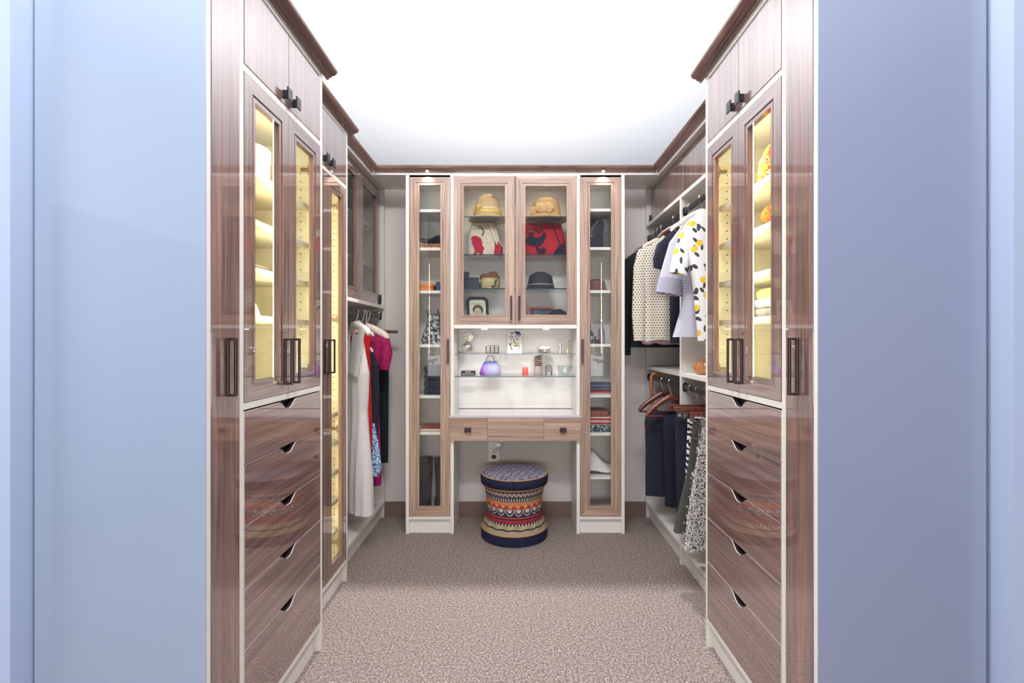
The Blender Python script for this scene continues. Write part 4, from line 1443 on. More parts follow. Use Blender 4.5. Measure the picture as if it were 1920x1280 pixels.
pot = MB().lathe([(0.058, 0), (0.063, 0.01), (0.066, 0.05), (0.065, 0.075), (0.061, 0.075), (0.055, 0.02), (0.003, 0.015)], (-0.168, 3.225, z3), 40).build('straw_bucket', cloth('pale_bucket', s2l(196, 176, 130), 0.6, 0.2, 60.0), smooth=True)
tag(pot, 'pale bucket bag with a dark hook motif, filled with brown cloth', 'bucket')
MB().tube([(-0.125, 3.17, z3 + 0.065), (-0.133, 3.164, z3 + 0.045)] + [(-0.147 + 0.014 * cos(radians(a)), 3.159, z3 + 0.03 + 0.014 * sin(radians(a))) for a in range(0, -171, -25)], 0.004, 8).build('hook_motif', dark_m, pot, smooth=True)
rnd = random.Random(5)
bc = MB().ball((-0.168, 3.222, z3 + 0.078), 0.068, 0.058, 0.042, 20, 10, fn=lambda x, y, z: (x * (1 + .12 * sin(9 * x * 30 + z * 70)), y, z * (1 + .22 * sin(60 * x + 40 * y)) if z > 0 else z * 0.3))
tag(bc.build('brown_scarf', cloth('brown_suede', s2l(122, 76, 54)), smooth=True), 'crumpled brown suede cloth heaped in the pale bucket', 'scarf')

gf = cloth('charcoal_felt', s2l(58, 56, 58), 0.9, 0.1, 200.0)
h3 = hat('fedora_hat', 'charcoal felt hat with a striped navy band on the third glass shelf', (0.170, 3.22, z3 + 0.0015), 0.086, 0.118, 0.112, gf, 1, 1.05, 0.012, 0.8)
MB().lathe([(0.0885, 0.020), (0.0895, 0.026), (0.0885, 0.038)], (0.170, 3.22, z3), 48, 1, 1.05).build('band', plain('navy_band', s2l(40, 42, 58), 0.6), h3, smooth=True)
MB().lathe([(0.0898, 0.027), (0.0905, 0.029), (0.0898, 0.033)], (0.170, 3.22, z3), 48, 1, 1.05).build('band_stripe', plain('grey_stripe_ribbon', s2l(160, 160, 172), 0.6), h3, smooth=True)

# bottom of the glass cabinet
zb = 1.3375
fr = thing('photo_frame', 'black rounded frame with a faded portrait, in the lower left of the cabinet', 'picture frame', (-0.245, 3.24, zb))
rp = lambda hw, h, r: [(-hw, 0), (hw, 0), (hw, h - r)] + [(hw - r + r * cos(radians(a)), h - r + r * sin(radians(a))) for a in range(15, 91, 15)] + [(-hw + r - r * cos(radians(a)), h - r + r * sin(radians(a))) for a in range(90, -1, -15)]
PF = lambda u, v, n: (-0.245 + u + v * -0.06, 3.19 + v * 0.25 - n, zb + 0.0 + v)
outer, inn = rp(0.072, 0.192, 0.035), [(u, v + 0.012) for u, v in rp(0.056, 0.164, 0.022)]
mb = MB()
k = len(outer)
mb.v += [PF(u, v, 0.012) for u, v in outer] + [PF(u, v, 0.012) for u, v in inn] + [PF(u, v, -0.004) for u, v in outer] + [PF(u, v, -0.004) for u, v in inn]
for i in range(k):
    j = (i + 1) % k
    for q in ((i, j, k + j, k + i), (2 * k + j, 2 * k + i, 3 * k + i, 3 * k + j), (i, 2 * k + i, 2 * k + j, j), (k + j, 3 * k + j, 3 * k + i, k + i)):
        mb.f.append(q)
        mb.m.append(0)
mb.build('frame', plain('black_lacquer', s2l(20, 20, 22), 0.8), fr)
MB().prism(PF, inn, -0.003, 0.001).build('picture', plain('sepia_paper', s2l(214, 206, 182), 0.7), fr)
ov = lambda cx_, cy_, a, b, n=18: [(cx_ + a * cos(2 * pi * i / n), cy_ + b * sin(2 * pi * i / n)) for i in range(n)]
for nm, poly, c_, z_ in (('printed_hair', ov(0.002, 0.103, 0.036, 0.036), (66, 58, 48), 0.0013), ('printed_shoulders', [(-.045, .014), (.045, .014), (.035, .04), (.012, .055), (-.012, .055), (-.035, .04)], (120, 108, 86), 0.0014), ('printed_face', ov(0.0, 0.085, 0.025, 0.034), (196, 176, 146), 0.0017)):
    MB().prism(PF, poly, 0.001, z_).build(nm, plain(nm, s2l(*c_), 0.7), fr)
for nm, poly in (('printed_eye', ov(-0.010, 0.092, 0.004, 0.0022, 10)), ('printed_eye', ov(0.010, 0.092, 0.004, 0.0022, 10)), ('printed_brow', [(-.016, .098), (-.005, .099), (-.005, .101), (-.016, .1005)]), ('printed_brow', [(.005, .099), (.016, .098), (.016, .1005), (.005, .101)]), ('printed_nose', [(-.002, .078), (.003, .078), (.001, .09)]), ('printed_mouth', ov(0, 0.069, 0.008, 0.0022, 10))):
    MB().prism(PF, poly, 0.0017, 0.0022).build(nm, plain('print_dark', s2l(84, 70, 60), 0.7), fr)
of = thing('photo_frame', 'orange wood frame with a dark picture, in the lower right of the cabinet', 'picture frame', (0.175, 3.27, zb))
PO = lambda u, v, n: (0.175 + u, 3.25 + v * 0.2 - n, zb + v)
fd = MB()
for a in ((-0.088, 0.088, 0.0, 0.014), (-0.088, 0.088, 0.114, 0.128), (-0.088, -0.074, 0.014, 0.114), (0.074, 0.088, 0.014, 0.114)):
    fd.pbox(PO, a[0], a[1], a[2], a[3], 0, 0.012)
fd.build('frame', plain('orange_wood', s2l(176, 92, 44), 0.4), of)
M = Mat('dark_print', (0.05, 0.05, 0.06), 0.5)
nv = M.noise(M.coord(), 42.0, 3.0)
M.base(M.ramp(nv, [(0.45, s2l(34, 36, 48)), (0.62, s2l(60, 64, 84)), (0.72, s2l(150, 150, 170))]))
MB().pbox(PO, -0.074, 0.074, 0.014, 0.114, 0.001, 0.005).build('picture', M.m, of)
fur = cloth('dark_fur', s2l(52, 48, 44), 0.95, 0.5, 90.0)
rnd = random.Random(9)
fh = MB().ball((0.285, 3.19, zb + 0.052), 0.066, 0.06, 0.052, 28, 14, fn=lambda x, y, z: (x * (1 + .10 * sin(170 * z + 90 * y)), y * (1 + .10 * sin(150 * x)), max(-0.0515, z * (1 + .10 * sin(160 * x + 120 * y)))))
tag(fh.build('fur_hat', fur, smooth=True), 'dark furry hat beside the orange frame', 'hat')

# ---------------------------------------------------------------- vanity shelves
za, zc = 1.1512, 1.0042
vs = thing('ball_vase', 'silver ball vase holding one white rose, at the left of the upper niche shelf', 'vase', (-0.322, 3.235, za))
MB().lathe([(0.012, 0.0), (0.025, 0.006), (0.0355, 0.022), (0.038, 0.036), (0.0345, 0.053), (0.024, 0.066), (0.011, 0.072), (0.0105, 0.08), (0.008, 0.08)], (-0.322, 3.235, za), 32).build('ball', chrome_m, vs, smooth=True)
wr = thing('white_rose', 'single white rose in the silver ball vase', 'flower', (-0.322, 3.235, za + 0.07))
rose((-0.316, 3.225, za + 0.112), 0.034, plain('white_petals', s2l(240, 234, 218), 0.6), wr, 'petals')
MB().tube([(-0.322, 3.235, za + 0.06), (-0.319, 3.23, za + 0.10)], 0.003, 6).build('stem', plain('green_stem', s2l(110, 130, 90), 0.6), wr)

wb_ = thing('wire_basket', 'small black wire basket on the upper niche shelf', 'basket', (-0.154, 3.23, za))
mb = MB()
for z in (0.003, 0.018, 0.034, 0.05):
    x0, x1, y0, y1 = -0.196, -0.112, 3.20, 3.26
    mb.tube([(x0, y0, za + z), (x1, y0, za + z), (x1, y1, za + z), (x0, y1, za + z), (x0, y0, za + z)], 0.0017, 6)
for x in (-0.196, -0.168, -0.14, -0.112):
    for y in (3.20, 3.26):
        mb.tube([(x, y, za + 0.001), (x, y, za + 0.051)], 0.0017, 6)
mb.build('wires', plain('black_wire', s2l(34, 34, 36), 0.4), wb_, kind='stuff')
MB().box(-0.194, -0.114, 3.202, 3.258, za + 0.001, za + 0.003).build('base', white_m, wb_)

ac = thing('art_card', 'upright white card with loose coloured brush marks, in the middle of the upper niche shelf', 'card', (-0.004, 3.22, za))
PA = lambda u, v, n: (-0.004 + u, 3.205 + v * 0.12 - n, za + v)
MB().pbox(PA, -0.048, 0.048, 0.0, 0.158, 0.0, 0.004).build('board', plain('card_white', s2l(240, 238, 232), 0.6), ac)
ink = {'blue': s2l(52, 52, 140), 'black': s2l(30, 28, 38), 'green': s2l(70, 140, 92), 'yellow': s2l(226, 206, 70), 'peach': s2l(232, 176, 150), 'lilac': s2l(196, 190, 222)}
inkm = {k: plain('ink_' + k, c, 0.7) for k, c in ink.items()}


def stroke(pts, wd, c_):
    n = len(pts)
    L, R = [], []
    for i in range(n):
        a, b = pts[max(0, i - 1)], pts[min(n - 1, i + 1)]
        dx, dy = b[0] - a[0], b[1] - a[1]
        l = math.hypot(dx, dy) or 1
        L.append((pts[i][0] - dy / l * wd, pts[i][1] + dx / l * wd))
        R.append((pts[i][0] + dy / l * wd, pts[i][1] - dx / l * wd))
    MB().prism(PA, L + R[::-1], 0.004, 0.0046).build('brush_mark', inkm[c_], ac)


for q in range(4):
    stroke([(0.002 + q * 0.009, 0.148 - q * 0.001), (0.014 + q * 0.009, 0.126 - q * 0.002)], 0.0035, 'blue')
stroke([(-0.028, 0.132), (-0.014, 0.138), (-0.004, 0.130)], 0.004, 'green')
stroke([(-0.034, 0.108), (-0.022, 0.116), (-0.010, 0.108)], 0.0022, 'black')
stroke([(0.004, 0.112), (0.018, 0.119), (0.034, 0.112)], 0.0026, 'black')
stroke([(-0.026, 0.1), (-0.02, 0.085)], 0.006, 'peach')
stroke([(0.014, 0.102), (0.022, 0.088)], 0.008, 'lilac')
stroke([(-0.008, 0.104), (-0.004, 0.08), (0.004, 0.066)], 0.0018, 'black')
stroke([(0.0, 0.058), (0.014, 0.066), (0.032, 0.06)], 0.0045, 'yellow')
stroke([(-0.004, 0.046), (0.012, 0.052), (0.03, 0.047)], 0.0028, 'black')
stroke([(-0.038, 0.066), (-0.028, 0.05), (-0.024, 0.034), (-0.014, 0.02)], 0.0024, 'black')
stroke([(-0.024, 0.072), (-0.026, 0.052)], 0.0022, 'black')
stroke([(0.038, 0.05), (0.03, 0.028), (0.01, 0.014)], 0.0012, 'black')

tn = thing('trinket_tin', 'round silver tin with a white lid on the upper niche shelf', 'tin', (0.196, 3.235, za))
MB().lathe([(0.041, 0.0), (0.042, 0.002), (0.042, 0.028), (0.041, 0.03)], (0.196, 3.235, za), 40).build('body', chrome_m, tn, smooth=True)
MB().lathe([(0.0425, 0.0302), (0.043, 0.033), (0.039, 0.043), (0.02, 0.048), (0.002, 0.049)], (0.196, 3.235, za), 40).build('lid', plain('white_lid', s2l(240, 236, 230), 0.4), tn, smooth=True)
MB().ball((0.21, 3.23, za + 0.055), 0.008, 0.008, 0.007, 10, 6).build('lid_flower', plain('lilac_bead', s2l(196, 186, 216), 0.5), tn, smooth=True)

silver = plain('brushed_silver', (0.62, 0.61, 0.60), 0.35, 0.8)


def figurine(name, label, x, y, z, h, m, lean):
    t = thing(name, label, 'figurine', (x, y, z))
    prof = [(0.30, 0.0), (0.30, 0.03), (0.26, 0.10), (0.17, 0.45), (0.20, 0.56), (0.13, 0.66), (0.06, 0.74), (0.05, 0.78)]
    mb = MB()
    rings = [[(x + (r * 0.5 * h) * cos(2 * pi * j / 16) + lean * v * h, y + (r * 0.4 * h) * sin(2 * pi * j / 16), z + v * h) for j in range(16)] for r, v in prof]
    mb.loft(rings).build('gown', m, t, smooth=True)
    MB().ball((x + lean * 0.88 * h, y, z + 0.87 * h), 0.065 * h, 0.07 * h, 0.09 * h, 12, 8).build('head', m, t, smooth=True)
    for q in (-1, 1):
        MB().tube([(x + lean * .62 * h + q * 0.07 * h, y, z + 0.64 * h), (x + lean * .5 * h + q * 0.15 * h, y - 0.03 * h, z + 0.5 * h), (x + q * 0.06 * h, y - 0.09 * h, z + 0.44 * h)], [0.035 * h, 0.028 * h, 0.02 * h], 8).build('arm', m, t, smooth=True)


figurine('figurine', 'slim silver gown figurine second from the right end of the upper niche shelf', 0.304, 3.24, za, 0.096, silver, 0.03)
figurine('figurine', 'pale gold gown figurine at the right end of the upper niche shelf', 0.352, 3.235, za, 0.088, plain('pale_gold', s2l(190, 180, 160), 0.4, 0.5), 0.12)

# lower niche shelf
sg = thing('word_block', 'small black block with white lettering at the left of the lower niche shelf', 'sign', (-0.313, 3.21, zc))
MB().box(-0.361, -0.265, 3.195, 3.215, zc, zc + 0.030).build('block', plain('block_black', s2l(40, 38, 44), 0.5), sg)
wt = plain('lettering_white', s2l(232, 230, 228), 0.6)


def text(body, size, loc, parent, m, name='lettering', ext=0.0006, rot=(pi / 2, 0, 0), width=None):
    c = bpy.data.curves.new(name, 'FONT')
    c.body = body
    c.size = size
    c.extrude = ext
    c.align_x = 'CENTER'
    c.materials.append(m)
    o = bpy.data.objects.new(name, c)
    COL.objects.link(o)
    bpy.context.view_layer.update()
    me = bpy.data.meshes.new_from_object(o)
    bpy.data.objects.remove(o)
    ob = bpy.data.objects.new(name, me)
    COL.objects.link(ob)
    o0 = OFF[parent.name]
    ob.location = (loc[0] - o0[0], loc[1] - o0[1], loc[2] - o0[2])
    ob.rotation_euler = rot
    ob.parent = parent
    return ob


text('NEVER', 0.0125, (-0.313, 3.1945, zc + 0.0175), sg, wt)
text('NEVER GIVE UP', 0.0115, (-0.313, 3.1945, zc + 0.0045), sg, wt)

M = Mat('purple_tie_dye', (0.5, 0.4, 0.8), 0.8, spec=0.2)
cx, cy, cz = M.xyz()
nv = M.noise(M.coord(), 22.0, 3.0, 0.6)
gx = cx * 6.5 + 0.5 + (nv - 0.5) * 0.5
c1 = M.ramp(gx, [(0.12, s2l(150, 86, 184)), (0.36, s2l(184, 172, 220)), (0.7, s2l(186, 198, 226)), (0.95, s2l(186, 174, 216))])
top = ((cz - 0.058) * 40.0 + (nv - 0.5) * 1.5)
M.base(M.mix(top.mx(0.0).mn(1.0), c1, s2l(84, 92, 160)))
M.bump(M.noise(M.coord(), 160.0, 2.0), 0.6, 0.004)
pu = loft_box([(zc, -0.168, 3.235, 0.066, 0.026), (zc + 0.012, -0.168, 3.235, 0.073, 0.032), (zc + 0.04, -0.168, 3.235, 0.064, 0.03), (zc + 0.07, -0.168, 3.235, 0.052, 0.02), (zc + 0.084, -0.168, 3.235, 0.047, 0.011), (zc + 0.087, -0.168, 3.235, 0.044, 0.006)], 32, 0.6).build('fuzzy_purse', M.m, smooth=True)
tag(pu, 'fuzzy purple and blue purse with a metal ring handle on the lower niche shelf', 'purse')
MB().tube([(-0.168 + 0.03 * cos(radians(a)), 3.235, zc + 0.088 + 0.042 * sin(radians(a))) for a in range(0, 181, 15)], 0.0024, 8).build('handle', plain('antique_metal', s2l(150, 140, 130), 0.3, 0.8), pu, smooth=True)
for q in (-1, 0, 1):
    MB().ball((-0.168 + q * 0.03, 3.232, zc + 0.089), 0.0055, n=10, m=6).build('stud', plain('blue_stud', s2l(60, 64, 140), 0.3), pu, smooth=True)

coral = plain('coral_red', s2l(240, 76, 62), 0.45)
for k, (x, lab) in enumerate(((0.057, 'left coral red miniature shoe standing toe up on the lower niche shelf'), (0.078, 'right coral red miniature shoe standing toe up on the lower niche shelf'))):
    t = loft_box([(zc, x, 3.235, 0.009, 0.006), (zc + 0.012, x, 3.236, 0.010, 0.008), (zc + 0.03, x, 3.24, 0.0088, 0.006), (zc + 0.046, x, 3.243, 0.0065, 0.0045), (zc + 0.053, x, 3.244, 0.003, 0.002)], 16, 0.8).build('miniature_shoe', coral, smooth=True)
    tag(t, lab, 'shoe', 'pair of coral shoes')

ch = thing('sandal_chair', 'miniature chair wrapped in brown strappy lattice on the lower niche shelf', 'ornament', (0.155, 3.235, zc))
brn = plain('brown_strap', s2l(112, 64, 52), 0.5)
for sx_ in (-1, 1):
    for sy_ in (-1, 1):
        MB().tube([(0.155 + sx_ * 0.026, 3.235 + sy_ * 0.018, zc), (0.155 + sx_ * 0.022, 3.235 + sy_ * 0.016, zc + 0.06)], 0.0022, 6).build('leg', plain('gold_leg', s2l(170, 120, 90), 0.4), ch)
MB().box(0.131, 0.179, 3.216, 3.254, zc + 0.060, zc + 0.068).build('seat', brn, ch)
for k in range(4):
    z = zc + 0.074 + k * 0.015
    MB().tube([(0.130 + 0.003 * k, 3.216, z), (0.155, 3.208, z + 0.008 * (-1) ** k), (0.181 - 0.002 * k, 3.22, z + 0.004), (0.176, 3.25, z), (0.134, 3.25, z + 0.003), (0.130 + 0.003 * k, 3.216, z)], 0.0038, 6).build('strap', brn, ch, smooth=True)
MB().tube([(0.150, 3.235, zc + 0.122), (0.162, 3.233, zc + 0.132), (0.176, 3.235, zc + 0.133), (0.180, 3.235, zc + 0.127)], 0.002, 6).build('buckle', dark_m, ch, smooth=True)

c2 = thing('wire_chair', 'tiny dark wire back chair with a grey seat on the lower niche shelf', 'ornament', (0.226, 3.235, zc))
dw = plain('dark_wire', s2l(58, 56, 58), 0.4, 0.4)
MB().tube([(0.206, 3.242, zc), (0.204, 3.244, zc + 0.045), (0.213, 3.246, zc + 0.062), (0.226, 3.247, zc + 0.066), (0.239, 3.246, zc + 0.062), (0.248, 3.244, zc + 0.045), (0.246, 3.242, zc)], 0.0022, 6).build('back_frame', dw, c2, smooth=True)
for x in (0.214, 0.222, 0.230, 0.238):
    MB().tube([(x, 3.244, zc + 0.028), (x, 3.246, zc + 0.06)], 0.0014, 6).build('spindle', dw, c2)
MB().lathe([(0.019, 0.024), (0.021, 0.026), (0.019, 0.030)], (0.226, 3.226, zc), 20).build('seat', plain('grey_seat', s2l(130, 128, 126), 0.5), c2, smooth=True)
for x in (0.211, 0.241):
    MB().tube([(x, 3.212, zc), (x, 3.216, zc + 0.025)], 0.0018, 6).build('leg', dw, c2)

clear = glass('clear_dish', (0.90, 0.93, 0.93), 1.6)
gd = MB().lathe([(0.030, 0.0), (0.034, 0.003), (0.046, 0.03), (0.053, 0.056), (0.055, 0.064), (0.0525, 0.064), (0.044, 0.032), (0.03, 0.007), (0.002, 0.006)], (0.332, 3.235, zc), 40).build('glass_bowl', clear, smooth=True)
tag(gd, 'clear glass bowl at the right end of the lower niche shelf', 'bowl')

# ---------------------------------------------------------------- outlet under the vanity
ot = thing('wall_outlet', 'tall white outlet plate on the wall under the vanity', 'outlet', (-0.150, YB - 0.005, 0.385))
MB().box(-0.188, -0.112, YB - 0.007, YB - 0.0005, 0.385, 0.525).build('plate', plain('outlet_white', s2l(232, 226, 214), 0.4), ot, bevel=0.0015)
MB().lathe([(0.016, -0.002), (0.016, 0.001)], (0, 0, 0), 20)
MB().prism(lambda u, v, n: (-0.150 + u, YB - 0.007 - n, 0.42 + v), [(0.017 * cos(2 * pi * i / 20), max(-0.0135, min(0.0135, 0.017 * sin(2 * pi * i / 20)))) for i in range(20)], 0, 0.002).build('socket', plain('socket_black', s2l(36, 32, 30), 0.4), ot)
kp = thing('padlock', 'silver padlock hanging by a ring at the outlet', 'padlock', (-0.12, YB - 0.02, 0.455))
a_ = radians(38)
PK = lambda u, v, n: (-0.118 + u * cos(a_) - v * sin(a_) * -1, YB - 0.012 - n, 0.500 - u * sin(a_) * -1 * 0 + v * cos(a_) - u * sin(a_))
MB().prism(PK, [(-0.017, -0.024), (0.017, -0.024), (0.019, 0.0), (0.015, 0.022), (-0.015, 0.022), (-0.019, 0.0)], 0.0, 0.012).build('lock_body', chrome_m, kp, bevel=0.002)
MB().tube([PK(0.012 * cos(radians(q)), 0.022 + 0.02 * sin(radians(q)), 0.006) for q in range(0, 181, 20)], 0.003, 8).build('shackle', chrome_m, kp, smooth=True)
MB().tube([(-0.142 + 0.011 * cos(2 * pi * k / 20), YB - 0.012, 0.462 + 0.013 * sin(2 * pi * k / 20)) for k in range(21)], 0.0018, 6).build('ring', chrome_m, kp, smooth=True)

# ---------------------------------------------------------------- slim display cabinets


def folded(name, label, x0, x1, y0, y1, z, h, mats, cat='folded garment', group=None, wob=0.004, seed=1):
    """a folded stack layer with a rounded front fold; each mat is one fold"""
    n = len(mats)
    o = None
    rnd = random.Random(seed)
    for i, m in enumerate(mats):
        za_, zb_ = z + h * i / n, z + h * (i + 1) / n - 0.0006
        cx_, cy_ = (x0 + x1) / 2 + rnd.uniform(-wob, wob) * .5, (y0 + y1) / 2
        a, b = (x1 - x0) / 2 - rnd.uniform(0, wob), (y1 - y0) / 2 - rnd.uniform(0, wob)
        rings = []
        for q, s in ((0, 0.90), (0.15, 0.97), (0.5, 1.0), (0.85, 0.975), (1, 0.92)):
            ring = []
            for j in range(36):
                t = 2 * pi * j / 36
                c_, s_ = cos(t), sin(t)
                ring.append((cx_ + a * s * (abs(c_) ** .3) * (1 if c_ >= 0 else -1), cy_ + b * s * (abs(s_) ** .3) * (1 if s_ >= 0 else -1),
                             za_ + (zb_ - za_) * q + (0.10 * h / n * sin(3 * t + i) if 0 < q < 1 else 0)))
            rings.append(ring)
        mb = MB().loft(rings)
        if o is None:
            o = mb.build(name, m, smooth=True)
        else:
            mb.build('fold', m, o, smooth=True)
    return tag(o, label, cat, group)


M = Mat('leopard_cloth', (0.5, 0.3, 0.2), 0.85, spec=0.2)
nv = M.voronoi(M.coord(), 75.0, 0.9)
M.base(M.ramp(nv, [(0.25, s2l(60, 34, 26)), (0.42, s2l(178, 106, 70)), (0.7, s2l(206, 158, 118))]))
leo = M.m
denim = cloth('dark_denim', s2l(24, 29, 46), 0.85, 0.25, 120.0)
orange_c = cloth('orange_cloth', s2l(224, 130, 78), 0.8)
zl = (1.8353, 1.5583, 1.2113, 0.8823, 0.6463)
folded('leopard_scarf', 'folded leopard print scarf on the second shelf of the left slim cabinet', -0.665, -0.42, 3.12, 3.33, zl[0], 0.032, [leo, leo], 'scarf')
jb = MB().ball((-0.545, 3.22, zl[0] + 0.062), 0.095, 0.085, 0.03, 28, 12, fn=lambda x, y, z: (x, y, z * (1 + 0.3 * sin(35 * x + 20 * y)) + 0.008 * sin(50 * x)))
tag(jb.build('denim_bundle', denim, smooth=True), 'crumpled dark denim bundle on the leopard scarf', 'folded garment')
folded('orange_wrap', 'folded orange wrap on the third shelf of the left slim cabinet', -0.63, -0.53, 3.12, 3.30, zl[1], 0.05, [orange_c, orange_c], 'folded garment')
gift_box('fabric_box', 'deep blue box beside the orange wrap in the left slim cabinet', -0.52, -0.425, 3.14, 3.3, zl[1], 0.062, plain('deep_blue', s2l(36, 52, 100), 0.6))
M = Mat('black_white_print', (0.5, 0.5, 0.5), 0.7, spec=0.3)
nv = M.noise(M.coord(), 55.0, 3.0, 0.6)
M.base(M.ramp(nv, [(0.46, s2l(44, 44, 54)), (0.53, s2l(150, 150, 158)), (0.64, s2l(214, 212, 212))]))
vb = loft_box([(zl[2], -0.545, 3.21, 0.075, 0.05), (zl[2] + 0.03, -0.545, 3.21, 0.082, 0.055), (zl[2] + 0.10, -0.545, 3.21, 0.058, 0.04), (zl[2] + 0.155, -0.545, 3.21, 0.04, 0.028), (zl[2] + 0.19, -0.545, 3.21, 0.046, 0.03), (zl[2] + 0.20, -0.545, 3.21, 0.043, 0.026)], 28, 0.8).build('print_handbag', M.m, smooth=True)
tag(vb, 'black and white print bag with two ear like loops in the left slim cabinet', 'bag')
for q in (-1, 1):
    MB().tube([(-0.545 + q * 0.036, 3.20, zl[2] + 0.195), (-0.545 + q * 0.05, 3.2, zl[2] + 0.222), (-0.545 + q * 0.032, 3.2, zl[2] + 0.226), (-0.545 + q * 0.026, 3.2, zl[2] + 0.2)], 0.004, 6).build('loop', blackfelt, vb, smooth=True)
folded('folded_jeans', 'tall pile of folded dark jeans in the left slim cabinet', -0.605, -0.42, 3.13, 3.33, zl[3], 0.185, [denim] * 4, 'jeans')
bk = MB().box(-0.62, -0.43, 3.13, 3.3, zl[4], zl[4] + 0.016, 0).build('slim_book', plain('brick_red', s2l(170, 74, 62), 0.6), bevel=0.0015)
tag(bk, 'slim red book lying alone on a shelf of the left slim cabinet', 'book')
MB().box(-0.618, -0.432, 3.1285, 3.13, zl[4] + 0.003, zl[4] + 0.012).build('pages', plain('paper', s2l(226, 218, 206), 0.8), bk)
suede = cloth('black_suede', s2l(44, 42, 48), 0.9, 0.2, 60.0)
for k, (x, lab) in enumerate(((-0.607, 'left one of two tall black boots at the foot of the left slim cabinet'), (-0.495, 'right one of two tall black boots at the foot of the left slim cabinet'))):
    z = 0.1095
    b = MB()
    rings = []
    for zz, cy_, a, bb in ((0.0, 3.20, 0.044, 0.095), (0.03, 3.20, 0.046, 0.098), (0.06, 3.215, 0.044, 0.08), (0.10, 3.24, 0.043, 0.055), (0.2, 3.245, 0.046, 0.055), (0.31, 3.245, 0.049, 0.06), (0.325, 3.245, 0.049, 0.061)):
        rings.append([(x + a * cos(2 * pi * j / 24), cy_ + bb * sin(2 * pi * j / 24), z + zz) for j in range(24)])
    b.loft(rings)
    o = tag(b.build('tall_boot', suede, smooth=True), lab, 'boot', 'pair of tall boots')
    MB().tube([(x + 0.0485 * cos(2 * pi * j / 24), 3.245 + 0.061 * sin(2 * pi * j / 24), z + 0.322) for j in range(25)], 0.005, 6).build('cuff', suede, o, smooth=True)

zr = (1.8383, 1.5603, 1.2143, 0.8873, 0.6413, 0.3603)
bag_m = cloth('ink_blue_leather', s2l(30, 32, 46), 0.45, 0.15, 30.0)
sb = loft_box([(zr[0], 0.545, 3.22, 0.118, 0.07), (zr[0] + 0.02, 0.545, 3.22, 0.122, 0.075), (zr[0] + 0.12, 0.545, 3.22, 0.118, 0.06), (zr[0] + 0.20, 0.545, 3.22, 0.110, 0.04), (zr[0] + 0.208, 0.545, 3.22, 0.104, 0.03)]).build('shoulder_bag', bag_m, smooth=True)
tag(sb, 'ink blue shoulder bag with a pale looped strap in the right slim cabinet', 'bag')
MB().tube([(0.505, 3.15, zr[0] + 0.085), (0.515, 3.147, zr[0] + 0.13), (0.545, 3.155, zr[0] + 0.185), (0.585, 3.16, zr[0] + 0.19), (0.605, 3.155, zr[0] + 0.15), (0.595, 3.147, zr[0] + 0.11), (0.565, 3.145, zr[0] + 0.09)], 0.004, 6, 0, 0.5).build('strap', plain('slate_strap', s2l(112, 114, 142), 0.5), sb, smooth=True)
MB().ball((0.50, 3.142, zr[0] + 0.083), 0.007, n=10, m=6).build('stud', chrome_m, sb, smooth=True)
hat('plum_hat', 'dusty plum felt hat with a wide band in the right slim cabinet', (0.535, 3.21, zr[1] + 0.0005), 0.072, 0.085, 0.10, cloth('plum_felt', s2l(120, 84, 92)), 1, 1, 0.01, 0.85)
bl = thing('perfume_bottle', 'blue round shouldered bottle in the right slim cabinet', 'bottle', (0.49, 3.17, zr[2]))
MB().lathe([(0.022, 0), (0.026, 0.004), (0.028, 0.06), (0.02, 0.082), (0.009, 0.09), (0.009, 0.104)], (0.49, 3.17, zr[2]), 24).build('glass_body', plain('blue_glass', s2l(64, 90, 130), 0.1), bl, smooth=True)
MB().lathe([(0.012, 0.1045), (0.013, 0.12), (0.010, 0.127)], (0.49, 3.17, zr[2]), 16).build('stopper', chrome_m, bl, smooth=True)
bl = thing('perfume_bottle', 'taller lilac bottle beside the blue one in the right slim cabinet', 'bottle', (0.575, 3.2, zr[2]))
MB().lathe([(0.02, 0), (0.024, 0.004), (0.022, 0.09), (0.011, 0.115), (0.009, 0.14)], (0.575, 3.2, zr[2]), 24).build('glass_body', plain('lilac_glass', s2l(150, 130, 160), 0.1), bl, smooth=True)
MB().ball((0.575, 3.2, zr[2] + 0.15), 0.013, n=12, m=8).build('stopper', plain('cream_stopper', s2l(214, 204, 196), 0.4), bl, smooth=True)
gift_box('jewel_box', 'small dark jewel box in front of the bottles in the right slim cabinet', 0.515, 0.552, 3.14, 3.175, zr[2], 0.05, plain('dark_brown_box', s2l(76, 62, 58), 0.5))

M = Mat('red_white_stripe', (0.6, 0.3, 0.3), 0.85, spec=0.2)
cx, cy, cz = M.xyz()
M.base(M.mix((cz * 38.0 + 0.2).frac().gt(0.5), s2l(226, 214, 208), s2l(178, 46, 56)))
rws = M.m
M = Mat('teal_print', (0.2, 0.3, 0.4), 0.85, spec=0.2)
nv = M.noise(M.coord(), 75.0, 2.0)
M.base(M.ramp(nv, [(0.45, s2l(48, 74, 94)), (0.53, s2l(64, 96, 112)), (0.6, s2l(206, 214, 210))]))
teal = M.m
slate = cloth('slate_cloth', s2l(88, 90, 112), 0.85, 0.3, 90.0)
folded('slate_scarf', 'folded slate and red scarves on the fourth shelf of the right slim cabinet', 0.425, 0.665, 3.12, 3.33, zr[3], 0.062, [rws, slate, slate], 'scarf')
folded('teal_print_cloth', 'teal print cloth at the bottom of the folded pile in the right slim cabinet', 0.425, 0.665, 3.12, 3.33, zr[4], 0.042, [teal, teal], 'folded garment')
folded('striped_towel', 'red and white striped towel on the teal cloth in the right slim cabinet', 0.425, 0.665, 3.12, 3.33, zr[4] + 0.0425, 0.052, [rws, rws], 'folded garment')
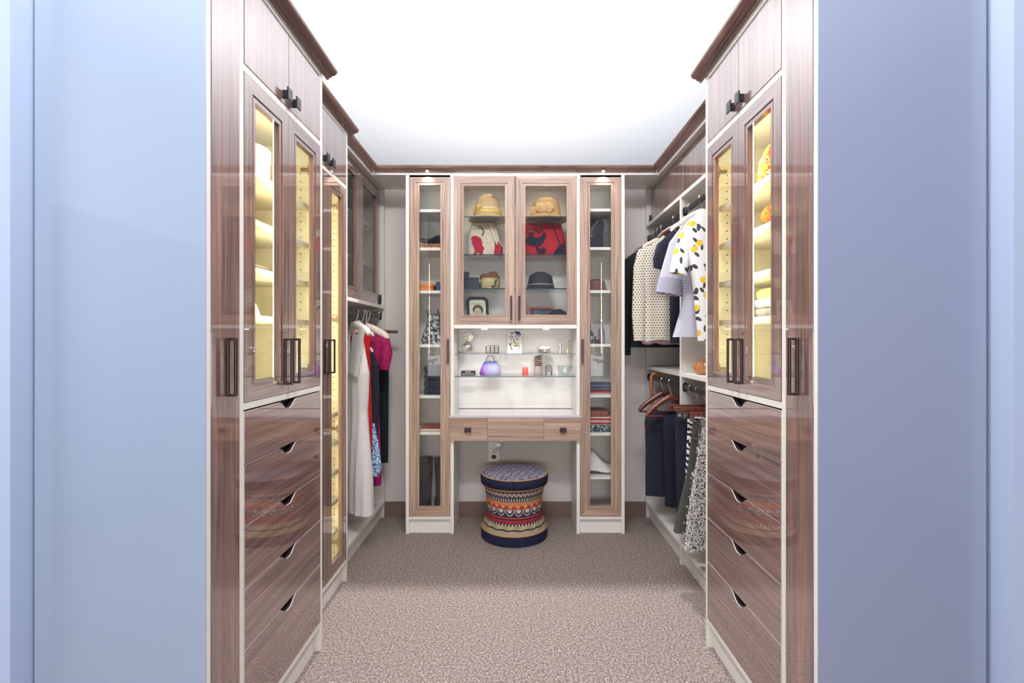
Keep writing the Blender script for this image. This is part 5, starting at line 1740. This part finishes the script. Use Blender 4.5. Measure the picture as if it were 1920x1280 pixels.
folded('rust_shawl', 'rust brown shawl on top of the striped towel in the right slim cabinet', 0.43, 0.63, 3.13, 3.32, zr[4] + 0.096, 0.035, [cloth('rust_cloth', s2l(150, 84, 76), 0.85, 0.3, 70.0)], 'folded garment', wob=0.01)
ws = MB()
rows = []
for i in range(14):
    row = []
    for j in range(14):
        u, v = i / 13.0, j / 13.0
        d_ = max(0.0, 1 - 1.7 * math.hypot(u - 0.35, v - 0.5))
        row.append((0.432 + 0.222 * u, 3.13 + 0.2 * v, zr[5] + 0.018 + 0.13 * d_ ** 1.3 + 0.010 * sin(9 * u + 5 * v) * sin(7 * v)))
    rows.append(row)
ws.loft(rows, False, closed=False)
tag(ws.build('white_shawl', cloth('white_fleece', s2l(226, 222, 218), 0.9, 0.1, 60.0), smooth=True, solid=0.012), 'soft white shawl slumped on the lowest shelf of the right slim cabinet', 'shawl')

# ---------------------------------------------------------------- things behind the lit tower doors
lil = plain('lilac_box_paper', s2l(176, 158, 184), 0.6)
hb = MB().lathe([(0.098, 0), (0.0985, 0.002), (0.0985, 0.09), (0.09, 0.09)], (-0.96, 1.665, 1.7755), 40).build('hat_box', lil, smooth=True)
tag(hb, 'round lilac hat box on the top shelf of the left lit tower', 'box')
MB().lathe([(0.1015, 0.088), (0.102, 0.089), (0.102, 0.126), (0.1, 0.128), (0.002, 0.128)], (-0.96, 1.665, 1.7755), 40).build('lid', lil, hb, smooth=True)
hat('straw_boater', 'cream straw hat on the second shelf of the left lit tower', (-1.0, 1.66, 1.6225), 0.08, 0.085, 0.132, straw, 1, 1, 0.012, 0.85)
gift_box('clutch_bag', 'flat black clutch on the third shelf of the left lit tower', -0.95, -0.85, 1.52, 1.66, 1.4705, 0.018, plain('black_leather', s2l(52, 46, 46), 0.5))
hat('cream_beret', 'soft cream cap on the lowest shelf of the left lit tower', (-0.99, 1.64, 1.3185), 0.10, 0.06, 0.112, cloth('cream_felt', s2l(232, 220, 184), 0.9), 1, 1, 0.01, 0.95)
folded('grey_knit', 'folded charcoal knit on the floor of the left lit tower', -1.08, -0.86, 1.42, 1.72, 1.0592, 0.04, [cloth('charcoal_knit', s2l(92, 84, 80), 0.9, 0.3, 160.0)], 'folded garment')

M = Mat('tropical_print', (0.7, 0.4, 0.2), 0.7, spec=0.3)
nv = M.noise(M.coord(), 24.0, 1.0, 0.4, 1.0)
M.base(M.ramp(nv, [(0.30, s2l(70, 52, 50)), (0.36, s2l(232, 220, 204)), (0.42, s2l(206, 86, 50)), (0.48, s2l(232, 160, 70)), (0.56, s2l(190, 176, 90)), (0.64, s2l(216, 96, 56))], True))
trop = M.m
for k, (yy, lab) in enumerate(((1.66, 'farther of two orange tropical print bags in the right lit tower'), (1.55, 'nearer of two orange tropical print bags in the right lit tower'))):
    o = loft_box([(1.7755, 0.95, yy, 0.10, 0.045), (1.80, 0.95, yy, 0.105, 0.05), (1.86, 0.95, yy, 0.10, 0.04), (1.905, 0.955, yy, 0.085, 0.022), (1.918, 0.955, yy, 0.075, 0.008)], 28, 0.6).build('print_bag', trop, smooth=True)
    tag(o, lab, 'bag', 'tropical print bags')
    MB().tube([(0.905, yy, 1.912), (0.90, yy, 1.945), (0.94, yy, 1.96), (0.975, yy, 1.945), (0.975, yy, 1.912)], 0.004, 6).build('handle', blackfelt, o, smooth=True)
M = Mat('orange_bobble_knit', s2l(226, 112, 50), 0.9, spec=0.1)
nv = M.voronoi(M.coord(), 70.0, 0.6)
M.base(M.ramp(nv, [(0.1, s2l(240, 140, 70)), (0.7, s2l(186, 76, 30))]))
M.bump(nv, 1.0, 0.01)
ok = MB().ball((0.95, 1.60, 1.6225 + 0.045), 0.115, 0.13, 0.045, 30, 14, fn=lambda x, y, z: (x, y, max(-0.0445, z * (1 + 0.15 * sin(40 * y)))))
tag(ok.build('orange_knit', M.m, smooth=True), 'chunky orange knit on the second shelf of the right lit tower', 'folded garment')
folded('pastel_knits', 'pile of yellow and slate blue knits on the lowest shelf of the right lit tower', 0.85, 1.07, 1.47, 1.75, 1.3185, 0.10, [cloth('slate_knit', s2l(110, 116, 128)), cloth('blue_knit', s2l(140, 150, 168)), cloth('yellow_knit', s2l(222, 196, 110))], 'folded garment', wob=0.012)

wv = MB()
rings = []
for z, r in ((0.0, 0.026), (0.006, 0.035), (0.025, 0.046), (0.04, 0.049), (0.06, 0.043), (0.074, 0.03), (0.08, 0.018), (0.076, 0.01)):
    rings.append([(0.985 + r * (1 + 0.05 * cos(12 * 2 * pi * k / 60)) * cos(2 * pi * k / 60), 2.52 + r * (1 + 0.05 * cos(12 * 2 * pi * k / 60)) * sin(2 * pi * k / 60), 1.0583 + z) for k in range(60)])
wv.loft(rings)
tag(wv.build('ribbed_wood_vase', wood('orange_vase_wood', 2, s2l(206, 150, 96), s2l(184, 120, 68), s2l(140, 84, 44), 1.5, 0.4), smooth=True), 'ribbed orange wood bowl on the middle shelf beside the right tower', 'bowl')
